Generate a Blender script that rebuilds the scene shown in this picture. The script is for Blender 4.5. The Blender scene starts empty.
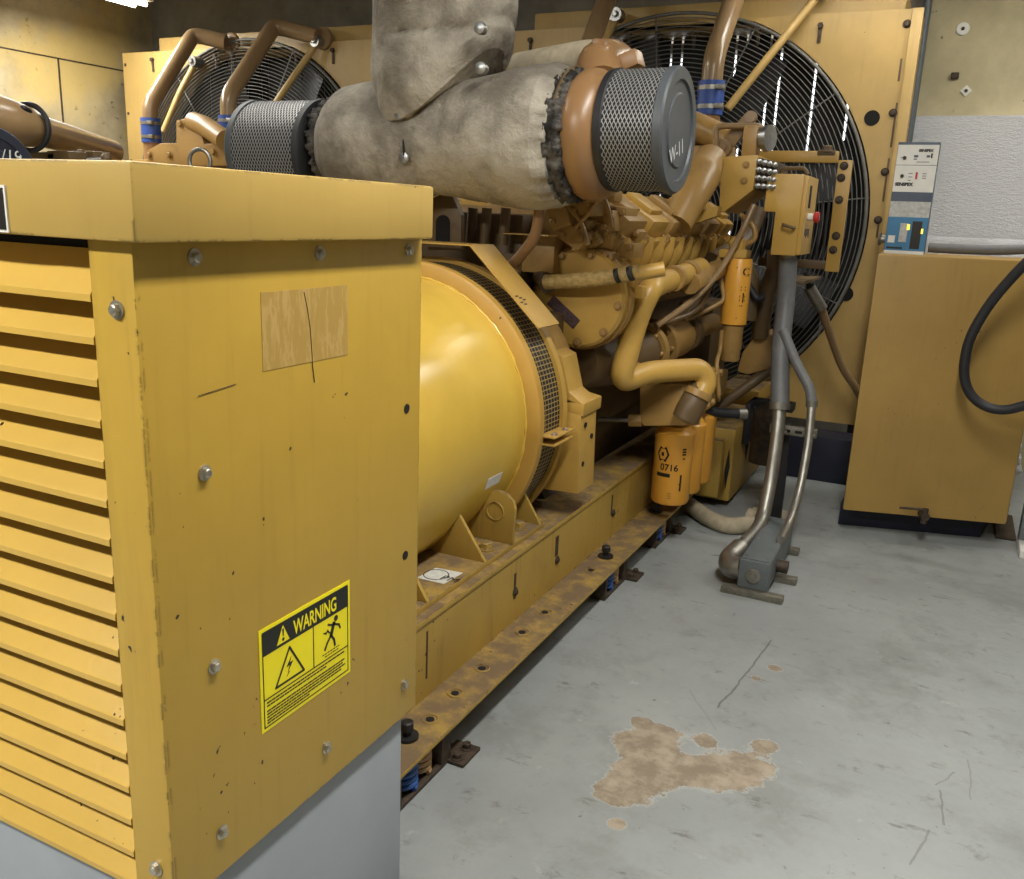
import bpy, bmesh, math, random
from mathutils import Vector, Matrix, noise
random.seed(7)
sc = bpy.context.scene
col = sc.collection
PI = math.pi
V = Vector

# ------------------------------------------------------------------ camera
CAM = V((1.0, 0.0, 1.62))
F = 885.0
CXP, CYP = 512.0, 439.5


def _frame():
    y = V((963 - CXP, -(232 - CYP), -F)).normalized()
    d = V((365 - CXP, -(3943 - CYP), -F)).normalized()
    z = -d
    z = (z - y * z.dot(y)).normalized()
    return Matrix((y.cross(z), y, z))


RM = _frame()


def ray(px, py):
    return RM @ V((px - CXP, -(py - CYP), -F))


def at(px, py, X=None, Y=None, Z=None):
    """point of the place seen at a pixel, on the plane X=, Y= or Z="""
    r = ray(px, py)
    t = (X - CAM.x) / r.x if X is not None else (Y - CAM.y) / r.y if Y is not None else (Z - CAM.z) / r.z
    return CAM + r * t


cd = bpy.data.cameras.new('camera')
cam = bpy.data.objects.new('camera', cd)
col.objects.link(cam)
cam.matrix_world = Matrix.Translation(CAM) @ RM.to_4x4()
cd.sensor_fit = 'HORIZONTAL'
cd.sensor_width = 36.0
cd.lens = F * 36.0 / 1024.0
cd.clip_start = 0.02
sc.camera = cam
sc.view_settings.view_transform = 'Standard'
sc.view_settings.look = 'None'
sc.view_settings.gamma = 1.0
sc.view_settings.use_curve_mapping = False
sc.view_settings.exposure = -0.12
sc.cycles.use_denoising = True
sc.cycles.max_bounces = 8
sc.cycles.diffuse_bounces = 3


# ------------------------------------------------------------------ materials
def lin(c):
    return tuple((x / 255 / 12.92) if x / 255 <= 0.04045 else ((x / 255 + 0.055) / 1.055) ** 2.4 for x in c) + (1.0,)


class NB:
    def __init__(self, name):
        self.m = bpy.data.materials.new(name)
        self.m.use_nodes = True
        self.nt = self.m.node_tree
        self.nt.nodes.clear()
        self.out = self.nt.nodes.new('ShaderNodeOutputMaterial')
        self.b = self.nt.nodes.new('ShaderNodeBsdfPrincipled')
        self.nt.links.new(self.b.outputs[0], self.out.inputs[0])
        self.tc = self.nt.nodes.new('ShaderNodeTexCoord')
        self.co = self.tc.outputs['Object']

    def put(self, sock, v):
        if hasattr(v, 'is_output'):
            self.nt.links.new(v, sock)
        elif v is not None:
            sock.default_value = v

    def set(self, **k):
        nm = dict(col='Base Color', rough='Roughness', metal='Metallic', normal='Normal', ecol='Emission Color',
                  estr='Emission Strength', alpha='Alpha', spec='Specular IOR Level', coat='Coat Weight')
        for a, v in k.items():
            self.put(self.b.inputs[nm[a]], v)

    def math(self, op, a, b=None, c=None, clamp=False):
        n = self.nt.nodes.new('ShaderNodeMath')
        n.operation = op
        n.use_clamp = clamp
        self.put(n.inputs[0], a)
        if b is not None:
            self.put(n.inputs[1], b)
        if c is not None:
            self.put(n.inputs[2], c)
        return n.outputs[0]

    def noise(self, scale, detail=4.0, rough=0.55, co=None, dist=0.0):
        n = self.nt.nodes.new('ShaderNodeTexNoise')
        self.put(n.inputs['Vector'], co or self.co)
        n.inputs['Scale'].default_value = scale
        n.inputs['Detail'].default_value = detail
        n.inputs['Roughness'].default_value = rough
        n.inputs['Distortion'].default_value = dist
        return n.outputs[0]

    def mapping(self, loc=(0, 0, 0), rot=(0, 0, 0), scale=(1, 1, 1), co=None, kind='POINT'):
        n = self.nt.nodes.new('ShaderNodeMapping')
        n.vector_type = kind
        self.put(n.inputs[0], co or self.co)
        n.inputs[1].default_value = loc
        n.inputs[2].default_value = rot
        n.inputs[3].default_value = scale
        return n.outputs[0]

    def sep(self, v):
        n = self.nt.nodes.new('ShaderNodeSeparateXYZ')
        self.put(n.inputs[0], v)
        return n.outputs

    def step(self, v, lo, hi):
        n = self.nt.nodes.new('ShaderNodeMapRange')
        n.interpolation_type = 'SMOOTHSTEP'
        self.put(n.inputs[0], v)
        n.inputs[1].default_value = lo
        n.inputs[2].default_value = hi
        return n.outputs[0]

    def mix(self, f, a, b, mode='MIX'):
        n = self.nt.nodes.new('ShaderNodeMix')
        n.data_type = 'RGBA'
        n.blend_type = mode
        self.put(n.inputs[0], f)
        self.put(n.inputs[6], a)
        self.put(n.inputs[7], b)
        return n.outputs[2]

    def bump(self, h, strength=0.2, dist=0.01):
        n = self.nt.nodes.new('ShaderNodeBump')
        n.inputs['Strength'].default_value = strength
        n.inputs['Distance'].default_value = dist
        self.put(n.inputs['Height'], h)
        return n.outputs[0]

    def vor(self, scale, co=None, out=0, feature='F1'):
        n = self.nt.nodes.new('ShaderNodeTexVoronoi')
        n.feature = feature
        self.put(n.inputs['Vector'], co or self.co)
        n.inputs['Scale'].default_value = scale
        return n.outputs[out]


def paint(name, rgb, rough=0.42, var=0.16, chips=0.0, dust=0.0, dustcol=(120, 105, 85), edge=0.0, bump=0.05,
          grime=0.0, spec=0.5, streak=0.0):
    n = NB(name)
    base = lin(rgb)
    dark = tuple(x * (1 - var) for x in base[:3]) + (1,)
    lite = tuple(min(1, x * (1 + var * 0.7)) for x in base[:3]) + (1,)
    c = n.mix(n.step(n.noise(2.3, 5, 0.6), 0.3, 0.7), dark, lite)
    if streak:
        s = n.noise(7, 4, 0.6, co=n.mapping(scale=(5, 5, 0.35)))
        c = n.mix(n.math('MULTIPLY', n.step(s, 0.52, 0.75), streak), c, lin((110, 85, 40)))
    if grime:
        g = n.noise(6.5, 7, 0.7)
        c = n.mix(n.math('MULTIPLY', n.step(g, 0.5, 0.72), grime), c, lin((66, 50, 30)))
    r = rough
    if dust:
        ge = n.nt.nodes.new('ShaderNodeNewGeometry')
        up = n.step(n.sep(ge.outputs['Normal'])[2], 0.55, 0.95)
        d = n.math('MULTIPLY', n.math('MULTIPLY', up, dust), n.step(n.noise(9, 6, 0.65), 0.25, 0.6))
        c = n.mix(d, c, lin(dustcol))
        r = n.math('ADD', rough, n.math('MULTIPLY', d, 0.4))
    if chips:
        v = n.noise(46, 3, 0.5)
        w = n.noise(3.1, 2, 0.5)
        t = n.math('ADD', v, n.math('MULTIPLY', n.math('SUBTRACT', w, 0.5), 0.28))
        m = n.step(t, 0.795 - chips * 0.1, 0.81 - chips * 0.1)
        c = n.mix(m, c, lin((52, 34, 20)))
    if edge:
        bv = n.nt.nodes.new('ShaderNodeBevel')
        bv.samples = 4
        bv.inputs[0].default_value = 0.007
        ge2 = n.nt.nodes.new('ShaderNodeNewGeometry')
        dt = n.nt.nodes.new('ShaderNodeVectorMath')
        dt.operation = 'DOT_PRODUCT'
        n.put(dt.inputs[0], bv.outputs[0])
        n.put(dt.inputs[1], ge2.outputs['True Normal'])
        e = n.step(dt.outputs['Value'], 0.97, 0.86)
        k = n.math('MULTIPLY', e, n.step(n.noise(23, 5, 0.7), 0.60 - edge * 0.08, 0.62 - edge * 0.08))
        c = n.mix(k, c, lin((48, 32, 20)))
    n.set(col=c, rough=r, spec=spec)
    if bump:
        n.set(normal=n.bump(n.noise(38, 4, 0.6), bump, 0.004))
    return n.m


def plain(name, rgb, rough=0.5, metal=0.0, var=0.1, scale=14, bump=0.0, spec=0.5):
    n = NB(name)
    base = lin(rgb)
    c = n.mix(n.step(n.noise(scale, 5, 0.6), 0.3, 0.7), tuple(x * (1 - var) for x in base[:3]) + (1,),
              tuple(min(1, x * (1 + var)) for x in base[:3]) + (1,))
    n.set(col=c, rough=rough, metal=metal, spec=spec)
    if bump:
        n.set(normal=n.bump(n.noise(scale * 3, 5, 0.6), bump, 0.01))
    return n.m


def glow(name, rgb, s):
    n = NB(name)
    n.set(col=lin(rgb), ecol=lin(rgb), estr=s)
    return n.m


M = {}
M['cab'] = paint('cabinet_yellow_paint', (190, 154, 60), 0.42, 0.08, chips=0.35, edge=1.0, bump=0.04, streak=0.12)
M['louvre'] = paint('louvre_yellow_paint', (206, 168, 80), 0.27, 0.08, chips=0.3, bump=0.15)
M['drum'] = paint('drum_yellow_paint', (208, 172, 72), 0.23, 0.08, chips=0.4, bump=0.05)
M['ring'] = paint('flange_ochre_paint', (186, 145, 66), 0.45, 0.1, chips=0.5, bump=0.03)
M['rail'] = paint('rail_yellow_paint', (170, 138, 62), 0.5, 0.14, chips=0.6, dust=1.0, dustcol=(112, 92, 66), streak=0.4, edge=0.6)
M['eng'] = paint('engine_tan_paint', (158, 124, 70), 0.38, 0.14, chips=0.3, dust=0.5, dustcol=(150, 118, 74), grime=0.35, bump=0.06)
M['engy'] = paint('engine_yellow_paint', (186, 148, 72), 0.36, 0.1, chips=0.25, dust=0.3, dustcol=(170, 132, 80), grime=0.12, bump=0.04)
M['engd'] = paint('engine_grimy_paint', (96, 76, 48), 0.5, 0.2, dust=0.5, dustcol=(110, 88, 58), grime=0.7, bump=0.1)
M['turbo'] = paint('heat_browned_paint', (142, 107, 70), 0.34, 0.12, dust=0.35, dustcol=(140, 110, 80), grime=0.2)
M['pipe'] = paint('coolant_pipe_paint', (142, 116, 82), 0.28, 0.1, dust=0.6, dustcol=(150, 124, 96), grime=0.2)
M['rad'] = paint('radiator_yellow_paint', (178, 148, 88), 0.45, 0.1, chips=0.35, streak=0.15, bump=0.03)
M['tank'] = paint('tank_ochre_paint', (160, 128, 66), 0.5, 0.09, chips=0.45, streak=0.15, grime=0.06)
M['filter'] = paint('filter_yellow_enamel', (226, 162, 60), 0.35, 0.05, bump=0.0)
M['base_blue'] = plain('dark_blue_paint', (22, 26, 44), 0.6)
M['plinth'] = plain('grey_plinth_paint', (158, 164, 170), 0.5, 0, 0.06, 3, 0.03)
M['steel'] = plain('dull_steel', (160, 160, 158), 0.35, 0.9, 0.12, 30)
M['bolt'] = plain('zinc_bolt', (190, 184, 168), 0.35, 0.85, 0.25, 60)
M['darksteel'] = plain('rusty_dark_steel', (70, 58, 46), 0.65, 0.3, 0.35, 25, 0.2)
M['black'] = plain('black_paint', (28, 28, 30), 0.5, 0, 0.2, 20)
M['rubber'] = plain('black_rubber', (30, 31, 34), 0.55, 0, 0.15, 30)
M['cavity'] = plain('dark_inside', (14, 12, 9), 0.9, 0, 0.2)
M['conduit'] = plain('grey_flexible_conduit', (98, 98, 98), 0.5, 0, 0.08, 30)
M['galv'] = plain('galvanised_conduit', (150, 147, 138), 0.42, 0.85, 0.12, 18)
M['strut'] = plain('weathered_strut', (128, 124, 112), 0.5, 0.6, 0.2, 30)
M['boxgrey'] = plain('grey_box_paint', (100, 106, 108), 0.45, 0.1, 0.06, 20)
M['tanhose'] = plain('dusty_tan_hose', (168, 156, 132), 0.7, 0, 0.12, 25, 0.2)
M['bluehose'] = plain('blue_silicone_hose', (44, 76, 150), 0.45, 0, 0.12, 30)
M['bluespring'] = plain('blue_spring_paint', (44, 84, 150), 0.45, 0, 0.12, 30)
M['tanspring'] = plain('tan_spring_paint', (176, 140, 96), 0.5, 0, 0.15, 30)
M['white'] = plain('white_enamel', (222, 220, 212), 0.4, 0, 0.04, 20)
M['label_white'] = plain('white_sticker', (205, 205, 198), 0.5, 0, 0.1, 60)
M['warn_y'] = plain('warning_yellow_vinyl', (252, 234, 12), 0.35, 0, 0.03, 10)
M['warn_k'] = plain('warning_black_ink', (24, 24, 16), 0.4, 0, 0.1, 10)
M['ink'] = plain('black_print', (26, 22, 18), 0.5)
M['chalk'] = plain('white_chalk', (225, 228, 226), 0.8)
M['fanblack'] = plain('fan_dark_paint', (30, 31, 33), 0.5, 0, 0.2, 8)
M['core'] = plain('radiator_core_fins', (26, 26, 26), 0.7, 0, 0.3, 60)
M['guard'] = plain('guard_wire_enamel', (108, 107, 102), 0.45, 0.2, 0.15, 20)
M['cap'] = plain('filter_end_cap', (72, 76, 80), 0.45, 0, 0.1, 12)
M['spool'] = plain('navy_end_cap', (40, 46, 62), 0.5, 0, 0.1, 12)
M['red'] = plain('red_plastic', (186, 40, 36), 0.4)
M['panelblue'] = plain('blue_panel_face', (58, 118, 160), 0.45, 0, 0.08, 12)
M['panelgrey'] = plain('speckled_grey_panel', (178, 178, 174), 0.5, 0, 0.18, 50)
M['panelband'] = plain('slate_panel_band', (74, 84, 100), 0.5)
M['plate'] = plain('purple_grey_nameplate', (84, 66, 66), 0.4, 0.3, 0.3, 70)
M['lens'] = glow('fluorescent_tube_light', (255, 250, 236), 14.0)
M['led_y'] = glow('amber_indicator_light', (255, 225, 70), 1.2)

# sticker residue: streaky tan glue
n = NB('glue_residue')
s = n.noise(14, 6, 0.7, co=n.mapping(rot=(0.5, 0, 0), scale=(1, 3.5, 0.8)))
n.set(col=n.mix(n.step(s, 0.46, 0.56), lin((176, 142, 70)), lin((190, 156, 90))), rough=0.6)
M['residue'] = n.m
M['cabcap'] = paint('cap_yellow_with_sheen', (184, 153, 80), 0.42, 0.07, chips=0.3, edge=1.0, bump=0.04, streak=0.08)  # cabinet yellow made less saturated: the lighting sheen is put into the colour

# blanket fabric
n = NB('exhaust_blanket_fabric')
g = n.noise(3.2, 6, 0.62)
c = n.mix(n.step(g, 0.36, 0.66), lin((108, 101, 91)), lin((166, 159, 145)))
c = n.mix(n.math('MULTIPLY', n.step(n.noise(9, 6, 0.7), 0.55, 0.8), 0.5), c, lin((84, 76, 66)))
wv = n.noise(260, 2, 0.5)
fo = n.noise(4.5, 5, 0.62, dist=.6)
c = n.mix(n.math('MULTIPLY', n.step(wv, 0.4, 0.7), 0.14), c, lin((110, 104, 94)))
n.set(col=c, rough=0.9, spec=0.2, normal=n.bump(n.math('ADD', n.math('MULTIPLY', wv, 0.15), n.math('ADD', n.noise(11, 4, 0.6), n.math('MULTIPLY', fo, 1.6))), 0.5, 0.03))
M['fabric'] = n.m
n = NB('sooty_fabric')
c = n.mix(n.step(n.noise(12, 6, 0.7), 0.4, 0.65), lin((34, 33, 32)), lin((96, 92, 86)))
n.set(col=c, rough=0.85, spec=0.2, normal=n.bump(n.noise(18, 5, 0.6), 0.6, 0.03))
M['soot'] = n.m


# expanded-metal filter sleeve (axis = local X)
def mesh_sleeve(name, hi, lo, nu=46, nv=15, length=0.22):
    n = NB(name)
    x, y, z = n.sep(n.co)
    a = n.math('MULTIPLY', n.math('ARCTAN2', z, y), nu / (2 * PI))
    v = n.math('MULTIPLY', x, nv / length)
    p = n.math('ADD', a, v)
    q = n.math('SUBTRACT', a, v)
    fp = n.math('ABSOLUTE', n.math('SUBTRACT', n.math('FRACT', p), 0.5))
    fq = n.math('ABSOLUTE', n.math('SUBTRACT', n.math('FRACT', q), 0.5))
    m = n.math('MAXIMUM', n.step(fp, 0.34, 0.42), n.step(fq, 0.34, 0.42))
    n.set(col=n.mix(m, lin(lo), lin(hi)), rough=n.math('SUBTRACT', 0.8, n.math('MULTIPLY', m, 0.4)),
          metal=n.math('MULTIPLY', m, 0.3), normal=n.bump(m, 0.8, 0.006))
    return n.m


M['sleeve'] = mesh_sleeve('expanded_metal_sleeve', (150, 150, 148), (20, 20, 21))

# alternator screen: square wire mesh (axis = local Y)
n = NB('alternator_wire_screen')
x, y, z = n.sep(n.co)
z = n.math("SUBTRACT", z, 0.425)
a = n.math('FRACT', n.math('MULTIPLY', n.math('ARCTAN2', z, x), 190 / (2 * PI)))
v = n.math('FRACT', n.math('MULTIPLY', y, 1 / 0.026))
m = n.math('MAXIMUM', n.math('GREATER_THAN', a, 0.76), n.math('GREATER_THAN', v, 0.82))
n.set(col=n.mix(m, lin((20, 18, 13)), lin((150, 128, 80))), rough=0.6, normal=n.bump(m, 0.7, 0.006))
M['screen'] = n.m

# ribbed hose
n = NB('wrapped_hose')
w = n.noise(60, 3, 0.6)
n.set(col=n.mix(n.step(w, 0.4, 0.6), lin((160, 134, 78)), lin((184, 154, 94))), rough=0.6, normal=n.bump(w, 0.5, 0.01))
M['whose'] = n.m

# foil insulation
n = NB('foil_insulation')
w = n.noise(30, 4, 0.6, co=n.mapping(rot=(0, .25, 0), scale=(1.0, 1.0, 3.0)))
w2 = n.noise(85, 3, 0.55, co=n.mapping(rot=(0, 0.5, 0), scale=(1.0, 1.0, 2.5)))
h = n.math('ADD', w, n.math('MULTIPLY', w2, 0.7))
n.set(col=lin((232, 233, 235)), metal=0.25, rough=0.3, normal=n.bump(h, 0.6, 0.03))
M['foil'] = n.m


def concrete(name, c0, c1, pit=0.5, patch_col=None):
    n = NB(name)
    g = n.noise(1.3, 8, 0.65)
    c = n.mix(n.step(g, 0.3, 0.7), lin(c0), lin(c1))
    p = n.step(n.noise(14, 4, 0.6), 0.66, 0.72)
    c = n.mix(n.math('MULTIPLY', p, pit), c, lin((62, 56, 44)))
    if patch_col:
        t = n.step(n.noise(0.9, 6, 0.6, co=n.mapping(loc=(3, 1, 7))), 0.42, 0.6)
        c = n.mix(n.math('MULTIPLY', t, 0.75), c, lin(patch_col))
    n.set(col=c, rough=0.9, spec=0.2, normal=n.bump(n.math('ADD', n.noise(7, 6, 0.7), p), 0.35, 0.02))
    return n.m


M['conc'] = concrete('board_marked_concrete', (148, 134, 104), (188, 174, 140), 0.75, (204, 176, 104))  # yellower patches mixed in by noise
M['concd'] = concrete('dark_grey_concrete', (120, 116, 106), (156, 150, 138), 0.3)  # greyer and darker than the right part of the back wall
M['concr'] = concrete('pitted_ochre_concrete', (176, 166, 134), (212, 200, 164), 0.6)
M['ceil'] = concrete('ceiling_concrete', (104, 102, 96), (126, 122, 114), 0.1)

# painted floor with bare patches, scuffs and scratches
n = NB('worn_grey_floor_paint')
big = n.noise(1.1, 7, 0.6)
c = n.mix(n.step(big, 0.3, 0.7), lin((138, 142, 142)), lin((156, 160, 159)))
c = n.mix(n.math('MULTIPLY', n.step(n.noise(2.4, 8, 0.72, co=n.mapping(loc=(5, 2, 0))), 0.48, 0.66), 0.6), c, lin((122, 124, 120)))
c = n.mix(n.math('MULTIPLY', n.step(n.noise(8, 8, 0.78), 0.56, 0.72), 0.75), c, lin((90, 90, 84)))
c = n.mix(n.math('MULTIPLY', n.step(n.noise(5, 8, 0.7, co=n.mapping(loc=(2, 9, 0), rot=(0, 0, .5), scale=(1, 2.6, 1))), 0.60, 0.70), 0.7), c, lin((84, 82, 74)))
c = n.mix(n.math('MULTIPLY', n.step(n.noise(7, 8, 0.7, co=n.mapping(loc=(12, 4, 0))), 0.62, 0.72), 0.5), c, lin((190, 190, 186)))
c = n.mix(n.math('MULTIPLY', n.step(n.noise(24, 4, 0.6), 0.69, 0.73), 0.7), c, lin((74, 72, 66)))
co2 = n.mapping(scale=(1, 1, 0))
wob = n.noise(8, 9, 0.78)
fld = None
for px, py, r in ((636, 742, .075), (630, 785, .085), (655, 768, .08), (690, 770, .075), (720, 775, .07), (748, 768, .085),
                  (765, 745, .045), (612, 795, .045), (706, 740, .04), (616, 824, .028), (662, 735, .06), (775, 668, .03),
                  (756, 678, .022), (640, 722, .03)):
    p = at(px, py, Z=0)
    d = n.nt.nodes.new('ShaderNodeVectorMath')
    d.operation = 'DISTANCE'
    n.put(d.inputs[0], co2)
    d.inputs[1].default_value = (p.x, p.y, 0)
    q = n.math('POWER', n.math('DIVIDE', d.outputs['Value'], r * 1.15), 2.0)
    e = n.math('EXPONENT', n.math('MULTIPLY', q, -1.0))
    fld = e if fld is None else n.math('ADD', fld, e)
fld = n.math('ADD', fld, n.math('MULTIPLY', n.math('SUBTRACT', wob, 0.5), 2.0))
mk = n.step(fld, 0.60, 0.64)
ring = n.math('SUBTRACT', n.step(fld, 0.50, 0.57), mk)
c = n.mix(n.math('MULTIPLY', ring, 0.5), c, lin((182, 182, 178)))
bare = n.mix(n.step(n.noise(11, 6, 0.7), 0.4, 0.65), lin((134, 121, 104)), lin((166, 153, 134)))
c = n.mix(mk, c, bare)
for (ax, ay, bx, by, w, k) in ((718, 708, 772, 640, .006, .8), (940, 790, 943, 825, .005, .6), (968, 760, 972, 800, .004, .4),
                               (935, 785, 955, 772, .004, .5), (910, 865, 930, 830, .005, .5), (690, 690, 716, 730, .004, .3)):
    a_, b_ = at(ax, ay, Z=0), at(bx, by, Z=0)
    mid, dv = (a_ + b_) / 2, b_ - a_
    lx, ly, lz = n.sep(n.mapping(loc=mid, rot=(0, 0, math.atan2(dv.y, dv.x)), kind='TEXTURE'))
    jit = n.math('ADD', n.math('ABSOLUTE', n.math('ADD', ly, n.math('MULTIPLY', n.math('SUBTRACT', n.noise(9), .5), .03))), 0)
    sm = n.math('MULTIPLY', n.math('LESS_THAN', jit, w * .6), n.math('LESS_THAN', n.math('ABSOLUTE', lx), dv.length / 2))
    c = n.mix(n.math('MULTIPLY', sm, k), c, lin((96, 96, 94)))
rg = n.math('ADD', 0.34, n.math('MULTIPLY', n.noise(6, 5, 0.6), 0.25))
n.set(col=c, rough=n.mix(mk, rg, (0.85, 0.85, 0.85, 1)), normal=n.bump(n.math('ADD', n.noise(20, 6, 0.65), n.math('MULTIPLY', mk, -0.8)), 0.22, 0.012))
M['floor'] = n.m


# ------------------------------------------------------------------ mesh builder
class MB:
    def __init__(self):
        self.bm = bmesh.new()

    def _merge(self, t):
        me = bpy.data.meshes.new('t')
        t.to_mesh(me)
        t.free()
        self.bm.from_mesh(me)
        bpy.data.meshes.remove(me)

    def box(self, x0, x1, y0, y1, z0, z1, bev=0.0, rot=None, seg=2):
        c = V(((x0 + x1) / 2, (y0 + y1) / 2, (z0 + z1) / 2))
        return self.obox(c, (abs(x1 - x0), abs(y1 - y0), abs(z1 - z0)), rot, bev, seg)

    def obox(self, c, s, rot=None, bev=0.0, seg=2):
        t = bmesh.new()
        bmesh.ops.create_cube(t, size=1.0)
        for v in t.verts:
            v.co = V((v.co.x * s[0], v.co.y * s[1], v.co.z * s[2]))
        if bev:
            bmesh.ops.bevel(t, geom=t.edges[:], offset=min(bev, min(s) * 0.45), segments=seg, affect='EDGES', profile=0.6)
        r = rot if rot is not None else Matrix.Identity(3)
        for v in t.verts:
            v.co = r @ v.co + V(c)
        self._merge(t)
        return self

    def rings(self, rings, cap0=True, cap1=True, closed=False):
        bm = self.bm
        L = [[bm.verts.new(p) for p in r] for r in rings]
        k = len(L[0])
        pairs = list(zip(L[:-1], L[1:])) + ([(L[-1], L[0])] if closed else [])
        for a, b in pairs:
            for i in range(k):
                j = (i + 1) % k
                try:
                    bm.faces.new((a[i], a[j], b[j], b[i]))
                except ValueError:
                    pass
        if not closed:
            if cap0:
                bm.faces.new(L[0][::-1])
            if cap1:
                bm.faces.new(L[-1])
        return self

    @staticmethod
    def basis(ax):
        ax = V(ax).normalized()
        u = ax.cross(V((0, 0, 1)))
        if u.length < 1e-3:
            u = ax.cross(V((0, 1, 0)))
        u.normalize()
        return u, ax.cross(u).normalized(), ax

    def cyl(self, p0, p1, r0, r1=None, seg=24):
        p0, p1 = V(p0), V(p1)
        r1 = r0 if r1 is None else r1
        u, v, a = self.basis(p1 - p0)
        mk = lambda p, r: [p + (u * math.cos(2 * PI * i / seg) + v * math.sin(2 * PI * i / seg)) * r for i in range(seg)]
        return self.rings([mk(p0, r0), mk(p1, r1)])

    def lathe(self, prof, o, ax, seg=40, cap0=True, cap1=True):
        o = V(o)
        u, v, a = self.basis(ax)
        R = []
        for d, r in prof:
            r = max(r, 1e-4)
            R.append([o + a * d + (u * math.cos(2 * PI * i / seg) + v * math.sin(2 * PI * i / seg)) * r for i in range(seg)])
        return self.rings(R, cap0, cap1)

    @staticmethod
    def fillet(pts, rad, n=6):
        pts = [V(p) for p in pts]
        out = [pts[0]]
        for i in range(1, len(pts) - 1):
            p, a, b = pts[i], pts[i - 1], pts[i + 1]
            da, db = (a - p), (b - p)
            r = min(rad, da.length * 0.49, db.length * 0.49)
            s, e = p + da.normalized() * r, p + db.normalized() * r
            for k in range(n + 1):
                t = k / n
                out.append(s * (1 - t) ** 2 + p * 2 * t * (1 - t) + e * t * t)
        out.append(pts[-1])
        return out

    def tube(self, pts, r, fil=0.05, seg=14, radii=None, n=6):
        P = self.fillet(pts, fil, n) if fil else [V(p) for p in pts]
        tl = [(P[min(i + 1, len(P) - 1)] - P[max(i - 1, 0)]).normalized() for i in range(len(P))]
        u = self.basis(tl[0])[0]
        R = []
        for i, p in enumerate(P):
            t = tl[i]
            u = (u - t * u.dot(t))
            u = u.normalized() if u.length > 1e-5 else self.basis(t)[0]
            w = t.cross(u)
            rr = r
            if radii:
                f = i / (len(P) - 1) * (len(radii) - 1)
                k = min(int(f), len(radii) - 2)
                rr = radii[k] + (radii[k + 1] - radii[k]) * (f - k)
            R.append([p + (u * math.cos(2 * PI * j / seg) + w * math.sin(2 * PI * j / seg)) * rr for j in range(seg)])
        return self.rings(R)

    def prism(self, poly, vec, bev=0.0):
        vec = V(vec)
        t = bmesh.new()
        a = [t.verts.new(V(p)) for p in poly]
        b = [t.verts.new(V(p) + vec) for p in poly]
        t.faces.new(a)
        t.faces.new(b[::-1])
        k = len(poly)
        for i in range(k):
            j = (i + 1) % k
            t.faces.new((a[j], a[i], b[i], b[j]))
        bmesh.ops.recalc_face_normals(t, faces=t.faces[:])
        if bev:
            bmesh.ops.bevel(t, geom=t.edges[:], offset=bev, segments=2, affect='EDGES', profile=0.6)
        self._merge(t)
        return self

    def torus(self, c, ax, R, r, sR=64, sr=6, a0=0.0, a1=2 * PI):
        c = V(c)
        u, v, a = self.basis(ax)
        full = abs(a1 - a0 - 2 * PI) < 1e-6
        L = []
        for i in range(sR + (0 if full else 1)):
            t = a0 + (a1 - a0) * i / sR
            d = u * math.cos(t) + v * math.sin(t)
            L.append([c + d * (R + r * math.cos(2 * PI * j / sr)) + a * (r * math.sin(2 * PI * j / sr)) for j in range(sr)])
        return self.rings(L, closed=full)

    def hexbolt(self, p, nrm, r=0.012, h=0.009, washer=True):
        p, nrm = V(p), V(nrm).normalized()
        if washer:
            self.cyl(p - nrm * 0.002, p + nrm * 0.0025, r * 1.5, seg=18)
        self.cyl(p, p + nrm * h, r, r * 0.96, seg=6)
        self.cyl(p + nrm * h, p + nrm * (h + r * 0.18), r * 0.9, r * 0.7, seg=12)
        return self

    def sphere(self, c, r, seg=20, sq=(1, 1, 1)):
        t = bmesh.new()
        bmesh.ops.create_uvsphere(t, u_segments=seg, v_segments=max(6, seg // 2), radius=r)
        for v in t.verts:
            v.co = V((v.co.x * sq[0], v.co.y * sq[1], v.co.z * sq[2])) + V(c)
        self._merge(t)
        return self

    def build(self, name, mat, parent=None, ang=38, label=None, flat=False):
        me = bpy.data.meshes.new(name)
        o = bpy.data.objects.new(name, me)
        col.objects.link(o)
        bmesh.ops.recalc_face_normals(self.bm, faces=self.bm.faces[:])
        if parent is not None:
            off = world_loc(parent)
            for v in self.bm.verts:
                v.co -= off
            o.parent = parent
        self.bm.to_mesh(me)
        self.bm.free()
        if not flat:
            me.shade_smooth()
            me.set_sharp_from_angle(angle=math.radians(ang))
        me.materials.append(mat if not isinstance(mat, str) else M[mat])
        if label:
            o['label'] = label
        return o


def world_loc(o):
    p = V(o.location)
    while o.parent is not None:
        o = o.parent
        p = p + V(o.location)
    return p


def thing(name, loc, label, cat, group=None):
    o = bpy.data.objects.new(name, None)
    col.objects.link(o)
    o.location = loc
    o.empty_display_size = 0.1
    o['label'] = label
    o['category'] = cat
    if group:
        o['group'] = group
    return o


def tag(o, label, cat, group=None):
    o['label'] = label
    o['category'] = cat
    if group:
        o['group'] = group
    return o


def recenter(o, p):
    """give a single-mesh thing its own base point"""
    p = V(p)
    for v in o.data.vertices:
        v.co -= p
    o.location = V(o.location) + p
    return o


def struct(o):
    o['kind'] = 'structure'
    return o


def kids(o):
    return [c for c in bpy.data.objects if c.parent == o]


def copy_tree(o, parent=None):
    c = o.copy()
    col.objects.link(c)
    c.parent = parent
    for ch in kids(o):
        copy_tree(ch, c)
    return c


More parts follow.
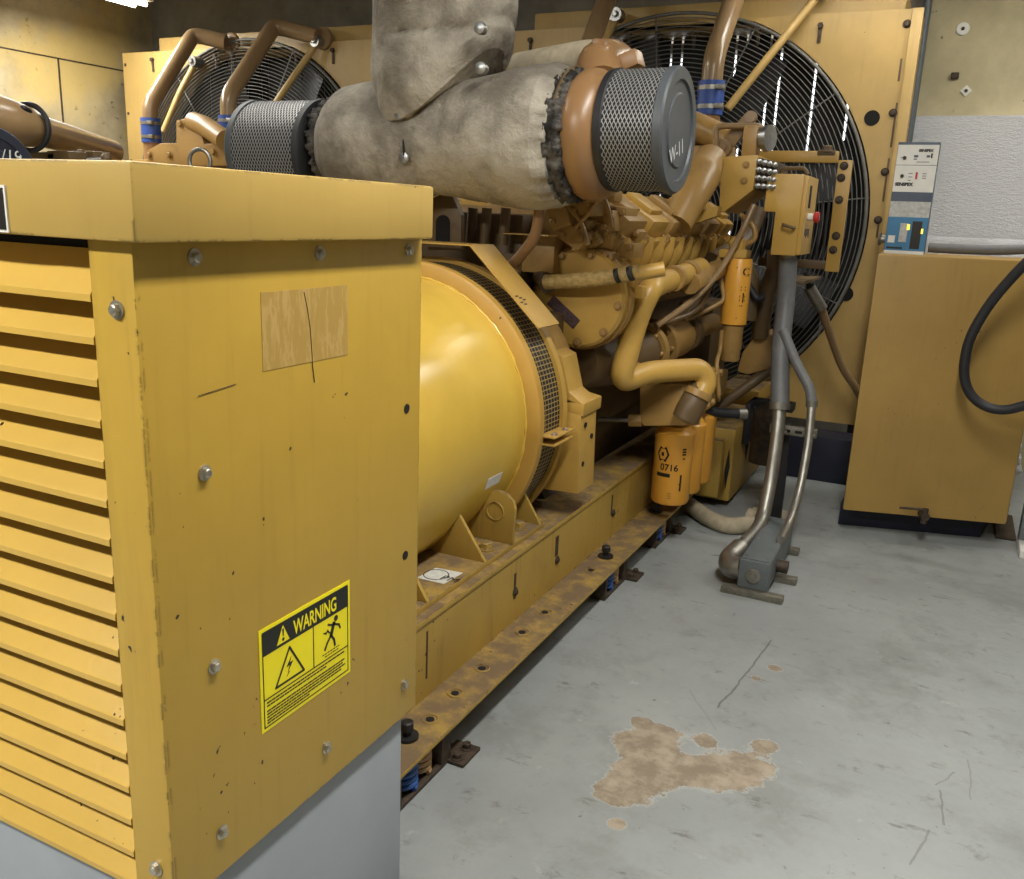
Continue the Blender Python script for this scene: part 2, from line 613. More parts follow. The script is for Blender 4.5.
def text_mesh(s, size, o, u, v, nrm, depth=0.0008, align='LEFT', sx=1.0, bold=0.0, wrap=None, shear=0.0):
    """lettering as a thin mesh: o origin, u right, v up; wrap=(axis point, radius) bends it on an upright cylinder"""
    cu = bpy.data.curves.new('lettering', 'FONT')
    cu.body = s
    cu.size = size
    cu.align_x = align
    cu.extrude = 0.0
    cu.offset = bold
    cu.shear = shear
    ob = bpy.data.objects.new('lettering', cu)
    col.objects.link(ob)
    dg = bpy.context.evaluated_depsgraph_get()
    me = bpy.data.meshes.new_from_object(ob.evaluated_get(dg))
    mb = MB()
    mb.bm.from_mesh(me)
    bpy.data.objects.remove(ob)
    bpy.data.meshes.remove(me)
    bpy.data.curves.remove(cu)
    o, u, v, nrm = V(o), V(u).normalized(), V(v).normalized(), V(nrm).normalized()
    for w in mb.bm.verts:
        w.co = o + u * (w.co.x * sx) + v * w.co.y + nrm * depth
    if wrap:
        c, r = V(wrap[0]), wrap[1]
        bend(mb, c, r + depth, o, u, nrm)
    return mb


def bend(mb, c, r, o, u, nrm):
    for w in mb.bm.verts:
        d = (w.co - o).dot(u)
        z = w.co.z
        a = d / r
        p = c + (nrm * math.cos(a) + u * math.sin(a)) * r
        w.co = V((p.x, p.y, z))


def plate_rect(o, u, v, w, h, t, nrm):
    mb = MB()
    o, u, v, nrm = V(o), V(u).normalized(), V(v).normalized(), V(nrm).normalized()
    mb.prism([o, o + u * w, o + u * w + v * h, o + v * h], nrm * t)
    return mb


EX, EY, EZ = V((1, 0, 0)), V((0, 1, 0)), V((0, 0, 1))
XC = -0.88          # centre line of the near set
DX = -3.755         # the second set stands this far to the left
DV = V((DX, 0, 0))

# ------------------------------------------------------------------ the room
LX, RX, FY, BY, HZ = -6.6, 2.9, -2.8, 7.0, 3.9
struct(MB().box(LX - .2, RX + .2, FY - .2, BY + .2, -0.2, 0).build('floor', 'floor'))
struct(MB().box(LX - .2, RX + .2, FY - .2, BY + .2, HZ, HZ + .2).build('ceiling', 'ceil'))
mb = MB().box(LX - .2, LX, FY - .2, BY + .2, 0, HZ)
wl = struct(mb.build('wall_left', 'conc'))
struct(MB().box(RX, RX + .2, FY - .2, BY + .2, 0, HZ).build('wall_right', 'ceil'))
struct(MB().box(LX, RX, FY - .2, FY, 0, HZ).build('wall_front', 'ceil'))
# back wall with the discharge opening behind the near radiator (daylight comes through it)
ox0, ox1, oz0, oz1 = -2.2, 0.45, 1.5, 2.85
mb = MB().box(LX, ox0, BY, BY + .2, 0, HZ).box(ox0, ox1, BY, BY + .2, 0, oz0).box(ox0, ox1, BY, BY + .2, oz1, HZ)
mb.box(ox1, 0.56, BY, BY + .2, 0, HZ)
struct(mb.build('wall_back', 'concd'))
struct(MB().box(0.56, RX, BY, BY + .2, 0, HZ).build('wall_back_right', 'concr'))
# seams and a blocked-up recess in the left wall
p0, p1 = at(0, 46, X=LX), at(124, 71, X=LX)
mb = MB().box(LX, LX + .006, 2.0, BY - .02, p1.z - .006, p1.z + .006)
q = at(58, 60, X=LX)
mb.box(LX, LX + .006, q.y - .008, q.y + .008, 0.6, p1.z)
struct(mb.build('trim_1', 'darksteel'))

w = bpy.data.worlds.new('daylight')
sc.world = w
w.use_nodes = True
w.node_tree.nodes['Background'].inputs[0].default_value = (0.95, 0.98, 1.0, 1)
w.node_tree.nodes['Background'].inputs[1].default_value = 2.2

# foil faced insulation on the back wall, right
fz = at(1024, 115, Y=BY - .05).z
fb = at(930, 236, Y=BY - .05).z
fx = at(927, 160, Y=BY - .05).x - 0.12
o = MB().box(fx, RX - .01, BY - .05, BY - .001, fb, fz, .004).build('foil_board', 'foil')
tag(recenter(o, (1.5, BY, fb)), 'crinkled silver foil insulation board on the back wall above the ochre tank', 'insulation')
mb = MB()
cr = bmesh.new()
bmesh.ops.create_grid(cr, x_segments=46, y_segments=8, size=0.5)
for v in cr.verts:
    px_, pz_ = v.co.x, v.co.y
    v.co = V((fx + (px_ + .5) * (RX - .02 - fx), BY - .055 - .05 * noise.noise(V((px_ * 22, pz_ * 5, 1))) - .03, fb - .30 + (pz_ + .5) * .30))
cr.faces.ensure_lookup_table()
mb._merge(cr)
o = mb.build('foil_strip', 'foil', ang=180)
mod = o.modifiers.new('thick', 'SOLIDIFY')
mod.thickness = 0.006
tag(recenter(o, (1.5, BY - .05, fb - .3)), 'crumpled silver foil strip hanging just under the foil board', 'insulation')
p = at(963, 29, Y=BY)
mb = MB().hexbolt(p - EY * .012, -EY, .012, .008, False)
t = thing('fixing_washer', p, 'round white washer screwed to the ochre wall at top right', 'washer', 'wall fixings')
MB().cyl(p, p - EY * .012, .042, .038, 20).build('disc', 'white', t)
mb.build('screw', 'darksteel', t)
p = at(966, 91, Y=BY)
t = thing('fixing_washer', p, 'square white washer turned on its corner above the foil board', 'washer', 'wall fixings')
MB().obox(p - EY * .006, (.052, .012, .052), Matrix.Rotation(PI / 4, 3, 'Y'), .003).build('plate', 'white', t)
MB().hexbolt(p - EY * .012, -EY, .012, .008, False).build('screw', 'darksteel', t)
p = at(955, 76, Y=BY)
o = MB().box(p.x - .025, p.x + .025, p.y - .03, p.y, p.z - .02, p.z + .02, .008).build('wall_plug', 'darksteel')
tag(recenter(o, p), 'small dark plug stuck in the ochre wall between the two washers', 'plug')
# wall conduit beside the radiator
p = at(918, 70, Y=BY - .08)
o = MB().tube([(p.x, BY - .06, HZ), (p.x, BY - .06, 1.2)], .028, 0).build('wall_conduit', 'boxgrey')
tag(recenter(o, (p.x, BY - .06, 1.2)), 'thin grey conduit running down the wall at the edge of the radiator', 'conduit')


# fluorescent fixtures (only the far left one is in view)
def lamp(name, p0, p1, z, label, power, width=.26):
    p0, p1 = V((p0[0], p0[1], z)), V((p1[0], p1[1], z))
    d = (p1 - p0)
    L = d.length
    d.normalize()
    s = d.cross(EZ)
    c = (p0 + p1) / 2
    t = thing(name, c + EZ * .08, label, 'lamp', 'fluorescent fixtures')
    rot = Matrix((d, s, EZ)).transposed()
    MB().obox(c + EZ * .05, (L, width, .06), rot, .01).build('housing', 'white', t)
    for k in (-1, 1):
        MB().cyl(c + s * k * width * .25 - d * (L / 2 - .03), c + s * k * width * .25 + d * (L / 2 - .03), .019, seg=12).build('tube', 'lens', t)
    mb = MB()
    for k in (-1, 1):
        mb.cyl(c + d * k * L * .35 + EZ * .08, V((c + d * k * L * .35).xy.to_tuple() + (HZ,)), .006, seg=8)
    mb.build('hanger', 'steel', t)
    ld = bpy.data.lights.new('lamp_light', 'AREA')
    ld.shape = 'RECTANGLE'
    ld.size = L
    ld.size_y = width
    ld.energy = power
    ld.color = (1.0, 0.985, 0.93)
    lo = bpy.data.objects.new('lamp_light', ld)
    col.objects.link(lo)
    lo.parent = t
    lo.matrix_local = Matrix.Translation((c - EZ * .03) - t.location) @ rot.to_4x4()
    return t


a = at(152, 10, Z=3.16)
lamp('fluorescent_lamp', (a.x - .1, a.y), (a.x - .1, a.y - 2.2), 3.2, 'glowing fluorescent fixture above the far left machine by the concrete wall', 108)
lamp('fluorescent_lamp', (-.25, 5.65), (1.0, 5.65), 3.14, 'fluorescent fixture hung above the near radiator', 6, .16)
lamp('fluorescent_lamp', (1.35, 5.45), (2.65, 5.45), 3.5, 'fluorescent fixture hung above the ochre tank', 36)
lamp('fluorescent_lamp', (1.0, .6), (1.0, 2.8), 3.5, 'fluorescent fixture hung over the aisle near the camera', 112)
lamp('fluorescent_lamp', (-2.2, -1.1), (0, -1.1), 3.35, 'fluorescent fixture hung in front of the louvred enclosure', 188)
lamp('fluorescent_lamp', (-2.75, 2.0), (-2.75, 4.2), 3.55, 'fluorescent fixture hung between the two machines', 48)

# ------------------------------------------------------------------ enclosure in the foreground
CW = -1.32      # left side of the enclosure
ZB, ZL, ZT = 0.48, 1.563, 1.667
YF, YBK = 0.87, 1.60
enc = thing('generator_enclosure', (-.6, 1.25, ZB), 'big yellow sheet metal enclosure with louvres and a warning sign in the foreground', 'enclosure')
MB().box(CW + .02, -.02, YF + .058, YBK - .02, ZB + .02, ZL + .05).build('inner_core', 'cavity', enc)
MB().box(-.012, 0, YF + .001, YBK, ZB, ZL + .04, .002).build('side_panel', 'cab', enc)
MB().box(CW, -.012, YBK - .014, YBK - .002, ZB, ZL + .04, .002).build('rear_panel', 'cab', enc)
MB().box(CW, CW + .012, YF + .001, YBK - .014, ZB, ZL + .04, .002).build('side_panel', 'cab', enc)
MB().box(-.087, -.0005, YF - .004, YF + .012, ZB - .005, ZL + .03, .003).build('corner_post', 'cab', enc)
MB().box(CW, CW + .087, YF - .004, YF + .012, ZB - .005, ZL + .03, .003).build('corner_post', 'cab', enc)
mb = MB()
zs = [1.476 - .0614 * i for i in range(17)]
for i, z in enumerate(zs):
    top = z + .0614 - .012 if i else ZL + .03
    x0, x1 = CW + .088, -.088
    prof = [(YF + .052, top + .004), (YF + .046, top - .004), (YF - .003, z + .013), (YF - .005, z + .010), (YF - .005, z), (YF - .002, z), (YF + .001, z + .010), (YF + .052, top - .008)]
    if i == 0:
        prof = [(YF + .052, z + .07), (YF + .046, z + .062), (YF - .003, z + .013), (YF - .005, z + .010), (YF - .005, z), (YF - .002, z), (YF + .001, z + .010), (YF + .052, z + .058)]
    mb.prism([(x0, y_, z_) for y_, z_ in prof], (x1 - x0, 0, 0))
mb.build('louvre_panel', 'louvre', enc, 25)
mb = MB().box(CW - .03, .03, YF - .025, YBK - .005, ZL, ZT, .006)
mb.build('cap', 'cabcap', enc)
# the black-and-white plate at the left of the cap
p0, p1 = at(0, 232, Y=YF - .026), at(5, 185, Y=YF - .026)
MB().box(p1.x - .12, p1.x, YF - .0275, YF - .025, p0.z, p1.z).build('nameplate', 'white', enc, label='dark nameplate with a white border')
MB().box(p1.x - .116, p1.x - .004, YF - .0285, YF - .0265, p0.z + .004, p1.z - .004).build('nameplate', 'ink', enc)
for y in (.975, 1.263, 1.548):
    for z in (1.54, 1.212, .88, .563):
        if abs(y - 1.263) < .01 and z in (1.212, .88):
            continue
        if y > 1.5 and z in (1.212, .88):
            MB().cyl((-.001, y, z), (.0012, y, z), .010, seg=20).build('bolt_hole', 'cavity', enc)
            continue
        MB().hexbolt((0, y, z), EX, .0085, .009).build('bolt', 'bolt', enc)
for z in (1.469, .555):
    MB().hexbolt((-.036, YF - .004, z), -EY, .009, .009).build('bolt', 'bolt', enc)
# glue residue and the scratch across it
MB().box(0, .0008, 1.113, 1.343, 1.352, 1.481).build('glue_residue', 'residue', enc, label='streaky tan square of old glue')
a, b = at(304, 292, X=.001), at(316, 382, X=.001)
mb = MB()
pts = [a + (b - a) * t + EY * .004 * math.sin(t * 5) for t in (0, .2, .4, .6, .8, 1)]
mb.tube(pts, .0008, 0, 6)
mb.build('scratch', 'darksteel', enc)
mb = MB()
a, b = at(198, 396, X=.001), at(236, 384, X=.001)
mb.tube([a, b], .0005, 0, 6)
mb.build('scratch', 'darksteel', enc)

# warning sign on the side panel
sy0, sy1, sz0, sz1 = 1.081, 1.344, .694, .897
SW, SH = sy1 - sy0, sz1 - sz0


def sg(u, v, d=0.0):
    return V((.0012 + d, sy0 + u * SW, sz0 + v * SH))


def srect(mb, u0, v0, u1, v1, d=.0004):
    mb.prism([sg(u0, v0), sg(u1, v0), sg(u1, v1), sg(u0, v1)], (d, 0, 0))


def sline(mb, pts, wd, d=.0006):
    for (a0, b0), (a1, b1) in zip(pts[:-1], pts[1:]):
        a, b = sg(a0, b0), sg(a1, b1)
        t = (b - a).normalized()
        s = EX.cross(t) * wd / 2
        mb.prism([a - s - t * wd * .3, b - s + t * wd * .3, b + s + t * wd * .3, a + s - t * wd * .3], (d, 0, 0))


sign = MB().box(0, .0012, sy0, sy1, sz0, sz1).build('warning_sign', 'warn_y', enc, label='yellow and black WARNING sign')
mb = MB()
srect(mb, .03, .735, .97, .965)
for u in (.03, .97):
    sline(mb, [(u, .04), (u, .95)], .0022)
sline(mb, [(.03, .04), (.97, .04)], .0022)
sline(mb, [(.03, .31), (.97, .31)], .0022)
sline(mb, [(.56, .31), (.56, .735)], .0022)
sline(mb, [(.15, .36), (.45, .36), (.30, .68), (.15, .36)], .0042)
mb.prism([sg(.315, .58), sg(.265, .50), sg(.30, .505), sg(.275, .44), sg(.335, .53), sg(.30, .525)], (.0006, 0, 0))
mb.prism([sg(.285, .44), sg(.262, .405), sg(.30, .445)], (.0006, 0, 0))
# falling figure struck by a bolt
hd = sg(.825, .685)
mb.cyl(hd, hd + EX * .0006, .0062, seg=16)
sline(mb, [(.80, .645), (.765, .535)], .0095)
sline(mb, [(.79, .64), (.86, .60), (.875, .555)], .0042)
sline(mb, [(.78, .635), (.73, .665)], .004)
sline(mb, [(.765, .535), (.80, .47), (.81, .405)], .0052)
sline(mb, [(.765, .535), (.72, .48), (.69, .42)], .0052)
mb.prism([sg(.665, .605), sg(.71, .57), sg(.715, .592), sg(.765, .55), sg(.725, .62), sg(.712, .598)], (.0006, 0, 0))
random.seed(3)
for k, v in enumerate((.375, .345)):
    u = .66 + .03 * k
    while u < .86 - .03 * k:
        l = random.uniform(.012, .03)
        sline(mb, [(u, v), (u + l, v)], .0016)
        u += l + .012
for v, u1 in ((.272, .93), (.240, .70), (.190, .93), (.160, .90), (.130, .93), (.100, .88), (.072, .50)):
    u = .06
    while u < u1:
        l = random.uniform(.012, .045)
        sline(mb, [(u, v), (min(u + l, u1), v)], .0028)
        u += l + .012
mb.build('print', 'warn_k', sign, flat=True)
mb = text_mesh('WARNING', .040, sg(.345, .775), EY, EZ, EX, .0008, sx=.66, bold=.0009)
mb.prism([sg(.17, .765, .0005), sg(.30, .765, .0005), sg(.235, .935, .0005)], (.0004, 0, 0))
mb.build('lettering', 'warn_y', sign, flat=True)
mb = MB()
mb.prism([sg(.225, .90, .0009), sg(.245, .90, .0009), sg(.239, .825, .0009), sg(.231, .825, .0009)], (.0003, 0, 0))
c_ = sg(.235, .797, .0009)
mb.cyl(c_, c_ + EX * .0003, .0034, seg=12)
mb.build('exclamation_mark', 'warn_k', sign, flat=True)

o = MB().box(CW + .03, -.02, .905, 1.572, 0, ZB, .006).build('plinth', 'plinth')
tag(recenter(o, (-.6, 1.25, 0)), 'plain grey painted plinth box under the yellow louvred enclosure', 'plinth')
# ------------------------------------------------------------------ steel base under the near set
WX = -.289
base = thing('base_frame', (XC, 3.8, .14), 'long yellow steel base rail with a dirty lower flange along the floor', 'base frame')


def rail(sgn):
    x = lambda v: v if sgn > 0 else 2 * XC - v
    mb = MB()
    a, b = sorted((x(WX), x(WX - .022)))
    mb.box(a, b, 1.62, 6.0, .15, .42)
    a, b = sorted((x(WX + .006), x(WX - .20)))
    mb.box(a, b, 1.62, 6.0, .405, .425, .003)
    a, b = sorted((x(WX + .15), x(WX - .04)))
    mb.box(a, b, 1.62, 4.75, .135, .15, .003)
    return mb.build('side_rail', 'rail', base)


rail(1)
rail(-1)
for y in (1.9, 3.6, 5.2):
    MB().box(2 * XC - WX, WX - .02, y, y + .12, .2, .36, .005).build('cross_member', 'rail', base)
for px, py in ((430, 719), (455, 693), (482, 668), (545, 612), (522, 632), (591, 570)):
    p = at(px, py, Z=.1515)
    mb = MB().torus(p, EZ, .024, .003, 24, 5)
    hr = mb.build('hole_rim', 'rail', base)
    MB().cyl(p - EZ * .001, p + EZ * .0006, .013, seg=16).build('hole', 'cavity', base)
# worn slots and bolts on the web
for px, py, w_, h_ in ((557, 546, .03, .085), (515, 586, .016, .10), (612, 505, .014, .10), (427, 655, .008, .16)):
    p = at(px, py, X=WX + .001)
    MB().box(WX, WX + .0015, p.y - w_ / 2, p.y + w_ / 2, p.z - h_ / 2, p.z + h_ / 2).build('worn_mark', 'darksteel', base)
for px, py in ((557, 560), (515, 592), (613, 513)):
    p = at(px, py, X=WX + .001)
    MB().hexbolt(p, EX, .012, .008).build('bolt', 'darksteel', base)


# spring isolators under the rail
def isolator():
    y0, y1, x1 = 1.80, 2.06, -.165
    t = thing('spring_isolator', (x1 - .09, (y0 + y1) / 2, 0), 'spring isolator with blue and tan coils under the near end of the rail', 'isolator', 'spring isolators under the rail')
    mb = MB().box(x1 - .18, x1, y0 - .02, y1 + .02, 0, .014, .003).box(x1 - .18, x1, y0 - .02, y1 + .02, .122, .135, .003)
    mb.box(x1 - .18, x1 - .165, y0, y1, .012, .124).box(x1 - .18, x1, y1 - .045, y1 + .01, .012, .124, .003).box(x1 - .18, x1, y0 - .02, y0, .012, .124, .003)
    mb.build('housing', 'darksteel', t)
    for k, (yy, r, mt, c) in enumerate(((y0 + .07, .038, 'bluespring', 'blue coil spring'), (y0 + .155, .032, 'tanspring', 'tan coil spring'))):
        pts = []
        for i in range(91):
            a = i / 90 * 2 * PI * 5
            pts.append((x1 - .045 + r * math.cos(a), yy + r * math.sin(a), .022 + .092 * i / 90))
        MB().tube(pts, .0085, 0, 8).build('coil_spring', mt, t, label=c)
    q = at(462, 756, Z=0)
    mb = MB().box(q.x - .05, q.x + .035, q.y - .055, q.y + .055, 0, .012, .003)
    mb.box(q.x - .10, q.x - .02, q.y - .03, q.y + .03, .0, .01)
    mb.build('foot_plate', 'darksteel', t)
    for d in (-.03, .03):
        MB().hexbolt((q.x, q.y + d, .012), EZ, .014, .016).build('anchor_bolt', 'darksteel', t)
    p = at(407, 737, Z=.152)
    MB().cyl(p, p + EZ * .008, .034, seg=20).cyl(p, p + EZ * .05, .012, seg=12).hexbolt(p + EZ * .026, EZ, .021, .022, False).build('adjusting_bolt', 'black', t)
    return t


iso = isolator()
for dy, lb in ((1.62, 'dark spring isolator under the middle of the rail, below the tall bolt'),
               (2.35, 'dark spring isolator under the rail, farthest back below the oil filters')):
    c = copy_tree(iso)
    c.location = V(iso.location) + V((0, dy, 0))
    c['label'] = lb

# ------------------------------------------------------------------ alternator
AX = V((XC, 0, .85))
alt = thing('alternator', (XC, 2.3, .425), 'round yellow alternator drum with a wire screen ring, on the base rail', 'alternator')
O = lambda y: V((XC, y, .85))
MB().lathe([(1.66, 0), (1.66, .40), (1.70, .50), (1.74, .52), (2.915, .522), (2.915, .3)], AX, EY, 96).build('drum', 'drum', alt, 30)
mb = MB()
random.seed(5)
mb.torus(O(2.915), EY, .523, .0065, 140, 6)
for v in mb.bm.verts:
    v.co += V((random.uniform(-1, 1), random.uniform(-1, 1), random.uniform(-1, 1))) * .0022
mb.build('weld_bead', 'drum', alt, 80)
MB().lathe([(2.915, .515), (2.912, .57), (2.918, .582), (2.955, .582), (2.955, .515)], AX, EY, 96).build('flange', 'ring', alt, 30)
MB().lathe([(2.95, .566), (3.13, .571)], AX, EY, 96, False, False).build('wire_screen', 'screen', alt, 80)
MB().lathe([(2.95, .54), (3.13, .54)], AX, EY, 64).build('screen_backing', 'cavity', alt, 80)
MB().lathe([(3.125, .53), (3.12, .588), (3.15, .592), (3.155, .53)], AX, EY, 96).build('rim', 'engy', alt, 30)
p = at(556, 436, Y=3.04)
for dz in (0, .03):
    MB().box(p.x - .05, p.x + .035, 2.95, 3.135, p.z + .01 - dz, p.z + .016 - dz, .001).build('screen_clamp', 'engy', alt)
for d in (-.05, .05):
    MB().hexbolt((p.x + .015, 3.04 + d, p.z + .016), EZ, .009, .008).build('bolt', 'bolt', alt)
# mounting foot: plate, gussets, lifting lug
FZ = .445
po = at(485, 563, Z=FZ)
pe = at(541, 521, Z=FZ)
MB().box(-.64, po.x, 1.70, pe.y, FZ - .02, FZ, .003).build('foot_plate', 'rail', alt)
for (ax, ay), (bx, by) in (((454, 506), (485, 563)), ((513, 472), (540, 525)), ((396, 540), (427, 603))):
    b = at(bx, by, Z=FZ)
    a = at(ax, ay, Y=b.y)
    mb = MB().prism([b, a, V((a.x - .10, b.y, a.z)), V((a.x - .16, b.y, FZ)), ], (0, .016, 0), .002)
    mb.build('gusset', 'rail', alt)
b = at(512, 545, Z=FZ)
pts = [b] + [at(x, y, Y=b.y) for x, y in ((515, 510), (513, 502), (507, 495), (499, 491), (481, 490), (470, 505))]
pts.append(V((pts[-1].x - .05, b.y, FZ)))
MB().prism(pts, (0, .018, 0), .002).build('lifting_lug', 'rail', alt)
c_ = at(495, 511, Y=b.y - .001)
MB().torus(c_, EY, .034, .003, 28, 6).build('lug_hole_rim', 'rail', alt)
for px, py in ((486, 549), (519, 528)):
    p = at(px, py, Z=FZ)
    MB().cyl(p, p + EZ * .006, .034, seg=24).hexbolt(p + EZ * .004, EZ, .023, .02).build('foot_bolt', 'rail', alt)
# stickers
a, b, d = at(417, 578, Z=FZ), at(444, 584, Z=FZ), at(436, 568, Z=FZ)
st = MB().prism([a, b, at(463, 573, Z=FZ), d], (0, 0, .0012)).build('sticker', 'label_white', alt)
mb = text_mesh('PM', .05, a + (d - a) * .25 + EZ * .0012 + (b - a) * .62, (b - a), (d - a), EZ, .0006)
mb.build('sticker_print', 'ink', st, flat=True)
MB().torus(a + (b - a) * .36 + (d - a) * .5 + EZ * .0012, EZ, .042, .0018, 24, 4).build('sticker_oval', 'ink', st)
ang = math.radians(-14)
rr = .5235
p = V((XC + rr * math.cos(ang), 2.62, .85 + rr * math.sin(ang)))
q = at(483, 475, Y=2.72)
an = math.atan2(q.z - .85, q.x - XC)
nr = V((math.cos(an), 0, math.sin(an)))
tg = V((-nr.z, 0, nr.x))
qq = V((XC, 2.72, .85)) + nr * .522
MB().prism([qq - EY * .055 - tg * .022, qq + EY * .055 - tg * .022, qq + EY * .055 + tg * .022, qq - EY * .055 + tg * .022], nr * .0015).build('sticker', 'label_white', alt)

# ------------------------------------------------------------------ engine
eng = thing('diesel_engine', (XC, 4.4, .425), 'big dirty tan diesel engine with pipes and finned heads behind the alternator', 'engine')


def part(mb, name, mat='eng', ang=38, label=None):
    return mb.build(name, mat, eng, ang, label)


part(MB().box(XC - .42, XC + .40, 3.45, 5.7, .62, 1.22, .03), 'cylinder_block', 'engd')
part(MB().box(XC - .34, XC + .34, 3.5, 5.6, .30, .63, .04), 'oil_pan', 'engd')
part(MB().lathe([(3.15, .2), (3.15, .555), (3.20, .56), (3.36, .555), (3.42, .52), (3.48, .42)], AX, EY, 72), 'flywheel_housing', 'eng')
# right foot of the flywheel housing
Yh = 3.18


def pf(px, py, y=Yh):
    return at(px, py, Y=y)


mb = MB().prism([pf(538, 404), pf(581, 415), pf(578, 494), pf(543, 489)], (0, .17, 0), .004)
mb.prism([pf(536, 388), pf(584, 404), pf(583, 417), pf(536, 405)], (0, .20, 0), .006)
mb.prism([pf(540, 345), pf(562, 357), pf(569, 392), pf(584, 405), pf(536, 400)], (0, .15, 0), .005)
part(mb, 'housing_foot', 'engy')
for px, py in ((586, 425), (592, 436), (583, 464)):
    p = at(px, py, X=pf(580, 450).x + .002)
    part(MB().cyl(p - EX * .004, p + EX * .001, .011, seg=12), 'foot_hole', 'cavity')
mb = MB().prism([at(505, 497, Y=3.25), at(545, 499, Y=3.25), at(540, 489, Y=3.25), at(512, 487, Y=3.25)], (0, .1, 0))
part(mb, 'pan_bracket', 'black')

# sheet cover bridging the screen ring
za = at(470, 245, Y=2.97)
zb = at(539, 328, Y=2.97)
t_ = .004
mb = MB().prism([(XC - .3, 2.97, za.z), (za.x, 2.97, za.z), (zb.x, 2.97, zb.z), (zb.x - t_, 2.97, zb.z - t_), (za.x - t_ * .5, 2.97, za.z - t_), (XC - .3, 2.97, za.z - t_)], (0, .19, 0))
cov = part(mb, 'sheet_cover', 'engy', 20)
nrm = V((-(zb.z - za.z), 0, zb.x - za.x)).normalized()
dirn = (zb - za).normalized()
mb = MB()
for k, (px, py) in enumerate(((521, 302), (517, 299), (524, 305), (519, 306), (526, 300))):
    f_ = .62 + .025 * k
    p = za + dirn * (zb - za).length * f_ + EY * (.02 + .018 * (k % 3))
    mb.prism([p, p + EY * .022, p + EY * .022 + dirn * .006, p + dirn * .006], nrm * .001)
mb.build('stencil_mark', 'ink', cov, flat=True)

# dark recess under the exhaust blanket: brackets with slots and ribs
mb = MB()
yb = 3.22
out = [pf(428, 250, yb), pf(428, 200, yb), pf(450, 190, yb), pf(461, 215, yb), pf(461, 250, yb)]
mb.prism(out, (0, .03, 0), .003)
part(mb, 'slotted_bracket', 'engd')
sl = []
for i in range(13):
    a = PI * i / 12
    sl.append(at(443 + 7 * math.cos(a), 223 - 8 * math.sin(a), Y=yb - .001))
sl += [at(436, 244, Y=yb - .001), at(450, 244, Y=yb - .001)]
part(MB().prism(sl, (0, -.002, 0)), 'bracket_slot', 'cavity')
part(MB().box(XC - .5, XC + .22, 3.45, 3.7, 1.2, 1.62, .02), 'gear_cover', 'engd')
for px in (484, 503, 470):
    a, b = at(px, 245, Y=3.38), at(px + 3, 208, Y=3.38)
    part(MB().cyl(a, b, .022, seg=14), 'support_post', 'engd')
a, b = at(503, 233, Y=3.35), at(549, 233, Y=3.35)
part(MB().box(a.x, b.x, 3.35, 3.45, a.z - .004, a.z, .001), 'shelf_plate', 'engy')
part(MB().box(a.x + .02, b.x - .02, 3.46, 3.6, a.z - .16, a.z - .006, .01), 'support_block', 'eng')
# oil drain pipe from the turbo
part(MB().tube([at(540, 200, Y=3.2), at(537, 235, Y=3.2), at(520, 257, Y=3.25), at(508, 268, Y=3.3)], .022, .06), 'drain_pipe', 'turbo')
part(MB().cyl(at(515, 264, Y=3.28), at(506, 270, Y=3.31), .032, seg=16), 'pipe_union', 'eng')

# round end cover (aftercooler end) with bolts
yc = 3.52
cc = at(577, 298, Y=yc)
R0 = .212
mb = MB().lathe([(0, 0.0), (0, R0 - .012), (.012, R0), (.045, R0 + .002)], cc, EY, 56)
endc = part(mb, 'end_cover', 'engy')
mb = MB().lathe([(.045, R0 + .012), (.10, R0 + .012), (.16, R0 - .01), (.42, R0 - .03), (.7, R0 - .06)], cc, EY, 56)
part(mb, 'aftercooler_body', 'eng')
for k in range(9):
    a = 2 * PI * (k + .85) / 9
    MB().hexbolt(cc + V((math.cos(a), 0, math.sin(a))) * (R0 - .024), -EY, .014, .014).build('bolt', 'eng', endc)
p0 = at(540, 296, Y=yc - .002)
u = (at(568, 328, Y=yc - .002) - at(543, 304, Y=yc - .002)).normalized()
v_ = V((u.z, 0, -u.x)) * -1
o_ = at(547, 304, Y=yc - .002)
mb = MB().prism([o_, o_ + u * .16, o_ + u * .16 + v_ * .05, o_ + v_ * .05], (0, -.002, 0))
MBp = mb.build('nameplate', 'plate', endc)
# hose across the cover
part(MB().tube([at(546, 282, Y=3.45), at(575, 281, Y=3.43), at(605, 278, Y=3.43), at(640, 272, Y=3.46)], .032, .2), 'wrapped_hose', 'whose')
part(MB().tube([at(634, 274, Y=3.45), at(664, 269, Y=3.5)], .030, 0), 'hose_end_pipe', 'engy')
for px in (616, 629):
    a = at(px, 279 - (px - 600) * .17, Y=3.42)
    part(MB().cyl(a, a + (at(px + 3, 278 - (px - 600) * .17, Y=3.42) - a), .0305, seg=18), 'hose_tape', 'black')
part(MB().cyl(at(541, 276, Y=3.5), at(549, 284, Y=3.46), .042, seg=18), 'hose_clamp', 'engd')
p = at(633, 283, Y=3.62)
mb = MB().box(p.x - .03, p.x + .05, 3.6, 3.66, p.z - .06, p.z - .01, .008)
mb.hexbolt(p + V((.01, -.03, .0)), -EY, .014, .012)
part(mb, 'hose_bracket', 'engy')

